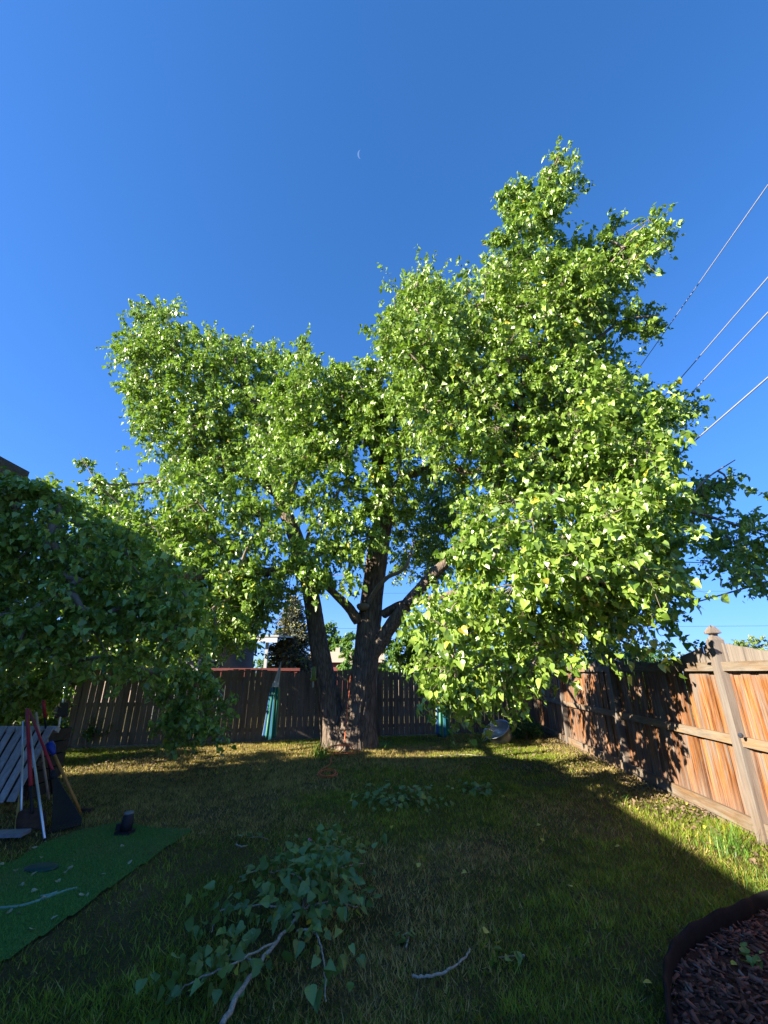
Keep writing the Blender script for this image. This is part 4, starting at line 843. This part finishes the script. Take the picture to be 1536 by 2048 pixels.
def pole(name, a, b, r, mat, label, cat='pole', caps=None):
    o = thing(name, b, label, cat); MB().tube([a, (np.array(a)+np.array(b))/2, b], r, 10).build('shaft', mat, o, True)
    if caps: MB().tube([np.array(b)+(np.array(a)-np.array(b))*t for t in (0, .012)], r*1.25, 10).build('end_cap', caps, o)
    return o
pole('metal_pole', P(46, 1443, 6.32), G(42, 1653), .0135, sil, 'straight silver metal pole leaning left of the red shovel', caps=blk)
pole('metal_pole', P(59, 1455, 6.25), G(90, 1682), .0135, sil, 'silver metal pole standing slantwise on the edge of the turf', caps=blk)
pole('yellow_pole', P(42, 1575, 6.25), G(30, 1667), .013, yel, 'short yellow handle leaning at the foot of the pallet', 'handle')
a, b = P(72, 1425, 6.55), G(98, 1600); pole('broomstick', a, b, .016, palew, 'pale bare wooden broomstick behind the red rake handle', 'broomstick')
# red shovel with rusty blade
a, b = P(54, 1418, 6.3), G(66, 1660); a, b = np.array(a), np.array(b)
o = thing('shovel', b, 'red handled shovel with a broad rusty blade standing beside the pallet', 'shovel'); mid = a+(b-a)*.68
MB().tube([a, a+(mid-a)*.5, mid], .021, 12).build('handle', redp, o, True); MB().tube([mid, a+(b-a)*.88], [.018, .015], 10).build('socket', blk, o, True)
bl = a+(b-a)*.86; V = []; gg = b; wv = (.10, .16, .17, .16, .12)
for i, t in enumerate((0, .15, .5, .85, 1.)):
    c = bl+(gg-bl)*t*1.0+np.array((.04*t, -.10*t, 0)); c[2] = max(c[2], .012)
    for s_ in (-1, -.5, 0, .5, 1): V.append(c+np.array((s_*wv[i]*1.0, .05*(1-s_*s_)+.0, .01)))
F = [(i*5+j, i*5+j+1, (i+1)*5+j+1, (i+1)*5+j) for i in range(4) for j in range(4)]; n_ = len(V); V2 = V+[v+np.array((0, .006, 0)) for v in V]
F2 = F+[tuple(n_+q for q in reversed(f)) for f in F]; edge = [0, 1, 2, 3, 4, 9, 14, 19, 24, 23, 22, 21, 20, 15, 10, 5]; F2 += [(edge[i], n_+edge[i], n_+edge[(i+1) % 16], edge[(i+1) % 16]) for i in range(16)]
link_mesh('blade', V2, F2, rust, o, True)
# leaf rake: red handle, black fan of tines
a = np.array(P(58, 1420, 6.4)); ap = np.array(P(109, 1549, 6.02)); e0 = np.array(G(103, 1668)); e1 = np.array(G(166, 1652))
o = thing('leaf_rake', (e0+e1)/2, 'black fan leaf rake with a slanting red handle', 'rake')
MB().tube([a, (a+ap)/2, ap], .015, 10).build('handle', redp, o, True)
MB().tube([ap+(a-ap)*.03+np.array((0, 0, .03)), ap-np.array((0, 0, .05))], [.03, .045], 10).build('head', blk, o, True)
for k in range(22):
    t = k/21; e = e0+(e1-e0)*t; e[2] = .02; m_ = ap+(e-ap)*.93+np.array((0, .0, .01)); MB().tube([ap, ap+(m_-ap)*.5, m_, e+np.array((0, -.05, 0))], [.009, .008, .007, .006], 5).build('tine', blk, o)
for f_ in (.45, .75): MB().tube([ap+(e0-ap)*f_, ap+((e0+e1)/2-ap)*f_+np.array((0, -.012, 0)), ap+(e1-ap)*f_], .012, 6).build('cross_brace', blk, o)
# tool with blue grip and varnished handle
a, b = np.array(P(100, 1490, 6.3)), np.array(G(163, 1628)); o = thing('hoe', b, 'varnished orange wooden handle with a blue plastic grip beside the rake', 'garden tool')
MB().tube([a+(b-a)*.1, (a+b)/2, b], .017, 10).build('handle', owd, o, True)
MB().tube([a-(b-a)*.03, a+(b-a)*.04, a+(b-a)*.10, a+(b-a)*.15], [.045, .05, .032, .020], 12).build('grip', blu, o, True)
MB().box(b+np.array((.03, .02, .03)), (.16, .05, .05)).build('head', rust, o)
# red grip tool
a, b = np.array(P(87, 1401, 6.6)), np.array(G(104, 1592)); o = thing('weeding_tool', b, 'black shafted tool with a bright red grip standing behind the rake', 'garden tool')
MB().tube([a, a+(b-a)*.17], [.02, .022], 10).build('grip', redp, o, True); MB().tube([a+(b-a)*.17, a+(b-a)*.37], .013, 10).build('shaft', blk, o, True)
MB().tube([a+(b-a)*.37, a+(b-a)*.46], .016, 10).build('sleeve', whitep, o, True); MB().tube([a+(b-a)*.46, b], .013, 10).build('shaft', blk, o, True)
# pole saw with black motor head
a, b = np.array(P(141, 1300, 8.9)), np.array(G(104, 1546)); o = thing('pole_saw', b, 'long pale pole saw with a black motor housing leaning into the leaves', 'pole saw')
MB().tube([a, (a+b)/2, b], .016, 10).build('shaft', sil, o, True); c = a+(b-a)*.52; d = (a-b)/np.linalg.norm(a-b); Rq = np.array(Vector(d).to_track_quat('Z', 'Y').to_matrix())
MB().box(c, (.17, .17, .24), 0, Rq, .8).build('motor_housing', blk, o); MB().box(c+np.array((-.02, -.10, .0)), (.09, .012, .10), 0, Rq).build('badge', simple('grey_badge', (.14, .14, .16), .5), o)
# grey plank and small things on the turf
c = G(6, 1682); MB_ = MB().box((c[0]-.25, c[1]+.02, .05), (.85, .16, .035), .12); tag(MB_.build('grey_plank', simple('blue_grey_board', (.22, .23, .25), .8, .25, 14)), 'short blue grey plank lying at the foot of the pallet', 'plank')
c = G(250, 1672); c[2] = gz(c[0], c[1])+.012; o = thing('lantern', c, 'small black cylindrical lantern with a grey top on the turf mat', 'lantern')
MB().box(c+np.array((-.01, 0, .02)), (.16, .13, .04)).build('base', blk, o); MB().lathe(c, [(.058, .038), (.06, .10), (.055, .17), (.046, .19)], 18).build('body', blk, o, True)
MB().lathe(c, [(.048, .189), (.05, .205), (.042, .214)], 18).build('cap', simple('grey_cap', (.16, .17, .17), .5, .1), o, True); MB().box(c+np.array((-.065, -.03, .08)), (.05, .05, .06)).build('side_box', blk, o)
c = G(80, 1746); c[2] = gz(c[0], c[1])+.02; tag(MB().lathe(c, [(.10, 0), (.115, .008), (.11, .02), (.07, .032), (.02, .036)], 22, np.diag((1.25, .8, 1))).build('round_lid', simple('dark_green_plastic', (.008, .05, .035), .5, .2), None, True), 'dark green round plastic lid lying on the turf', 'lid')
hp_ = [G(-60, 1832), G(0, 1827), G(40, 1822), G(75, 1811), G(108, 1799), G(130, 1791), G(152, 1786)]; mb = MB()
hz = lambda q, dz: np.array((q[0], q[1], gz(q[0], q[1])+.022+dz))
mb.tube(catmull([hz(q, 0) for q in hp_], 8), .011, 7); tag(mb.build('garden_hose', simple('pale_green_hose', (.16, .30, .22), .5, .15), None, True), 'pale green flexible tube curving across the turf mat', 'hose')
tag(MB().tube(catmull([hz(G(78, 1803), 0), hz(G(95, 1801), .004), hz(G(112, 1797), .012)], 6), .009, 7).build('hose_piece', simple('pale_hose', (.2, .33, .26), .5, .15), None, True), 'short pale tube piece lying against the garden hose', 'hose')
# ------------------------------------------------------------------ cut branches, sticks, fallen leaves and a flower
def leaf_pile(o, pts, axis, L0, mat, cap=300, up=.9, droop=.35, jit=.75):
    p = np.array(pts); n = len(p); out = unit(p-axis); nr = unit(np.array((0, 0, up))+.45*out+jit*unit(rng.normal(size=(n, 3))))
    t = unit(out+np.array((0, 0, -droop))+.7*unit(rng.normal(size=(n, 3)))); t = unit(t-nr*np.sum(t*nr, 1, keepdims=True)); s = np.cross(t, nr); L = L0*rng.uniform(.65, 1.15, n)
    leaf_objects(o, p[:cap], s[:cap], t[:cap], nr[:cap], L[:cap], mat)
    if n > cap: leaf_mesh('foliage', p[cap:], s[cap:], t[cap:], nr[cap:], L[cap:], mat, o, HIQ, HIQF)
gb = lambda x, y, z: np.array((*G(x, y)[:2], z))
o = thing('cut_branch', G(560, 1920), 'large freshly cut leafy cottonwood branch lying on the near lawn', 'branch')
stem = catmull([gb(440, 2075, .05), gb(500, 1990, .09), gb(552, 1932, .12), gb(600, 1880, .16), gb(625, 1815, .18), gb(645, 1740, .14)], 8)
stem += rng.normal(0, .004, stem.shape); MB().tube(stem, np.linspace(.0135, .005, len(stem))*rng.uniform(.85, 1.15, len(stem)), 10).build('stem', M['branch_pale'], o, True)
sides = [[gb(508, 1985, .10), gb(490, 1970, .12), gb(465, 1965, .13), gb(440, 1972, .12)], [gb(590, 1925, .15), gb(625, 1935, .17), gb(645, 1980, .13), gb(650, 2040, .07)], [gb(600, 1880, .16), gb(660, 1870, .18), gb(715, 1850, .10)], [gb(590, 1890, .15), gb(520, 1870, .16), gb(440, 1850, .08), gb(420, 1885, .05)], [gb(622, 1825, .18), gb(680, 1800, .2), gb(730, 1760, .12)], [gb(618, 1830, .18), gb(570, 1800, .18), gb(530, 1770, .08)], [gb(640, 1760, .15), gb(660, 1730, .16), gb(690, 1722, .08)], [gb(552, 1932, .12), gb(470, 1990, .14), gb(395, 2000, .09), gb(340, 2010, .05)], [gb(600, 1880, .16), gb(620, 1850, .30), gb(640, 1840, .34)]]
pts = []; 
for sd in sides:
    q = catmull(sd, 8); q[1:] += rng.normal(0, .003, q[1:].shape); MB().tube(q, np.linspace(.0065, .003, len(q)), 8).build('side_twig', M['branch_pale'], o, True)
    for k in range(44):
        c = q[rng.integers(len(q)//4, len(q))]; pts.append(c+rng.normal(0, 1, 3)*np.array((.09, .12, .05)))
for k in range(190):
    c = stem[rng.integers(len(stem)//2, len(stem))]; pts.append(c+rng.normal(0, 1, 3)*np.array((.14, .16, .07)))
for k in range(170):
    c = stem[rng.integers(int(len(stem)*.55), len(stem))]; pts.append(c+rng.normal(0, 1, 3)*np.array((.11, .16, .08))+np.array((.04, .06, .07)))
pts = np.array(pts); pts[:, 2] = np.clip(pts[:, 2]*1.15+.02, .06, .38); rng.shuffle(pts)
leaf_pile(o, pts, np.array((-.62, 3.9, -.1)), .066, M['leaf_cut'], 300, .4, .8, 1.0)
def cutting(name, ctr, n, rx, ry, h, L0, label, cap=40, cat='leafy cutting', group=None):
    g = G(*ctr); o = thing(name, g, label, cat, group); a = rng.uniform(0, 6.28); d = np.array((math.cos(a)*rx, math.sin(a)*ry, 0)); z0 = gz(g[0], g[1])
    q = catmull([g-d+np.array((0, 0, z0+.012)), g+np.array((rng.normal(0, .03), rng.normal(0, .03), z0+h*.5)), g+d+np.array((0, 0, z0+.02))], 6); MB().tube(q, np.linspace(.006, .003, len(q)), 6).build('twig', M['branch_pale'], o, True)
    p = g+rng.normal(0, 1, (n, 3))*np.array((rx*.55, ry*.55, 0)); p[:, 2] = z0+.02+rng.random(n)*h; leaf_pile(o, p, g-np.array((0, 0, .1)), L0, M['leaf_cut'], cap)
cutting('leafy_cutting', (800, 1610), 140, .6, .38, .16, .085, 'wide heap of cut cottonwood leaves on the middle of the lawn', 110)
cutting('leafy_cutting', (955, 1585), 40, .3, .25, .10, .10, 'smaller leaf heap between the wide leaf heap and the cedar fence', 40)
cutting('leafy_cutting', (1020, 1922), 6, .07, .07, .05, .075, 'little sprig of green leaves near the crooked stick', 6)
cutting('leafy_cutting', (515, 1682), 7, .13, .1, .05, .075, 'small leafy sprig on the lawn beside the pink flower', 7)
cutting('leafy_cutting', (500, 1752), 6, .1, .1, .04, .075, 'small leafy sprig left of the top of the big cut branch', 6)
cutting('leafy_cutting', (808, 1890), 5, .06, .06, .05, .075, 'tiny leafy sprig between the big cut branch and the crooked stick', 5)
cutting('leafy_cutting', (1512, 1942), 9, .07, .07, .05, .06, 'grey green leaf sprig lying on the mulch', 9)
def stick(pxs, r, label, dz=.02):
    q = [np.array((*G(x, y)[:2], 0)) for x, y in pxs]; q = [np.array((a[0], a[1], gz(a[0], a[1])+dz)) for a in q]; qq = catmull(q, 6); qq += rng.normal(0, r*.28, qq.shape); tag(MB().tube(qq, np.linspace(r, r*.55, len(qq))*rng.uniform(.8, 1.2, len(qq)), 8).build('stick', M['branch_pale'], None, True), label, 'stick')
stick([(825, 1966), (862, 1966), (905, 1950), (935, 1925), (941, 1914)], .0085, 'crooked pale stick lying on the near lawn', .035)
stick([(470, 1698), (480, 1702), (495, 1700)], .008, 'short curved pale twig by the leafy sprig', .03)
stick([(1065, 1515), (1075, 1502), (1100, 1500), (1125, 1503)], .010, 'thin bent twig on bare soil before the tub', .03)
stick([(880, 1515), (930, 1512), (990, 1520)], .012, 'thin dead twig lying in the light right of the trunk', .03)
# pink flower
c = G(615, 1694); c[2] = .04; o = thing('rose_bloom', c, 'single fallen pink rose bloom on the lawn', 'flower'); pk = simple('pink_petal', (.62, .22, .34), .6, .15, 20)
for ring, n_, R_, tl in ((0, 6, .045, .5), (1, 5, .032, .9), (2, 4, .02, 1.2)):
    for k in range(n_):
        a = 2*math.pi*k/n_+ring*.5; ca, sa = math.cos(a), math.sin(a); V = []
        for u_, v_ in ((0, 0), (.6, -.5), (1, -.35), (1.08, 0), (1, .35), (.6, .5)):
            r_ = u_*R_*math.cos(tl); z_ = u_*R_*math.sin(tl); V.append(c+np.array((ca*r_-sa*v_*R_, sa*r_+ca*v_*R_, z_)))
        link_mesh('petal', V, [(0, 1, 2, 3), (0, 3, 4, 5)], pk, o)
# fallen leaves, each lying on the ground
ym = leafmat('yellow_leaf', (.45, .36, .04), (.62, .50, .08), .2, (.5, .4, .05)); tm = leafmat('pale_dead_leaf', (.30, .27, .16), (.45, .42, .28), .1, (.3, .25, .1), .7)
bme = []
for mt in (ym, tm):
    me = bpy.data.meshes.new('fallen_leaf'); me.from_pydata(HI.tolist(), [], HIF); me.materials.append(mt); bme.append(me)
def fallen(x, y, L, k, label, group):
    g = G(x, y); on = inpoly(np.array([g[0]]), np.array([g[1]]), TURF)[0] or inpoly(np.array([g[0]]), np.array([g[1]]), MULP)[0]
    ob = bpy.data.objects.new('fallen_leaf', bme[k]); C.objects.link(ob); ob.location = (g[0], g[1], gz(g[0], g[1])+(.03 if on else .045)); ob.rotation_euler = (rng.normal(0, .3), rng.normal(0, .3), rng.uniform(0, 6.28)); ob.scale = (L, L, L); tag(ob, label, 'leaf', group)
for x, y in ((846, 1728), (840, 1748), (926, 1760), (1145, 1791), (1075, 1657), (783, 1662), (1130, 1525), (968, 1880), (700, 1608), (1240, 1702), (1085, 1690), (905, 1585), (1010, 1600), (1180, 1640), (1305, 1985)): fallen(x, y, .045, 0, 'yellow fallen leaf lying on the grass', 'yellow leaves on the lawn')
for x, y in ((80, 1722), (28, 1750), (48, 1752), (60, 1762), (130, 1752), (142, 1746), (112, 1772), (60, 1795), (174, 1802), (90, 1806), (20, 1835), (30, 1838), (200, 1760), (260, 1735), (120, 1720), (190, 1700), (45, 1780), (100, 1850), (60, 1870), (150, 1728), (245, 1698), (296, 1716), (70, 1704), (5, 1738), (160, 1803), (90, 1690)): fallen(x, y, .042, 1, 'pale dead leaf lying on the green turf mat', 'dead leaves on the turf mat')
fallen(1465, 1940, .04, 0, 'single yellow leaf lying on the red mulch', None)
# dry litter along the foot of the cedar fence and under the left boughs
def litter():
    n = 2600; y = rng.uniform(4.6, 13.6, n); x = FX(y)-.06-np.abs(rng.normal(0, .30, n)); k = rng.random(n) < np.where(y > 5.8, .9, .35)
    x2 = rng.normal(-4.6, .9, 900); y2 = rng.normal(9.3, .7, 900); x3 = rng.normal(2.4, .8, 500); y3 = rng.normal(9.8, .8, 500)
    x = np.concatenate((x[k], x2, x3)); y = np.concatenate((y[k], y2, y3)); ok = (y < BY(x)-.05) & (x < FX(y)-.03); x, y = x[ok], y[ok]; n = len(x)
    p = np.stack((x, y, gz(x, y)+rng.uniform(.01, .07, n)), 1); nr = unit(np.array((0, 0, 1.))+.8*unit(rng.normal(size=(n, 3)))); t = unit(rng.normal(size=(n, 3))); t = unit(t-nr*np.sum(t*nr, 1, keepdims=True))
    ob = leaf_mesh('leaf_litter', p, np.cross(t, nr), t, nr, rng.uniform(.02, .052, n), leafmat('dry_litter', (.06, .04, .022), (.22, .15, .08), .05, (.2, .14, .06), .8, .02), None, HIQ, HIQF); tag(ob, 'dry brown leaf litter along the foot of the cedar fence and under the boughs', 'leaf litter')
litter()
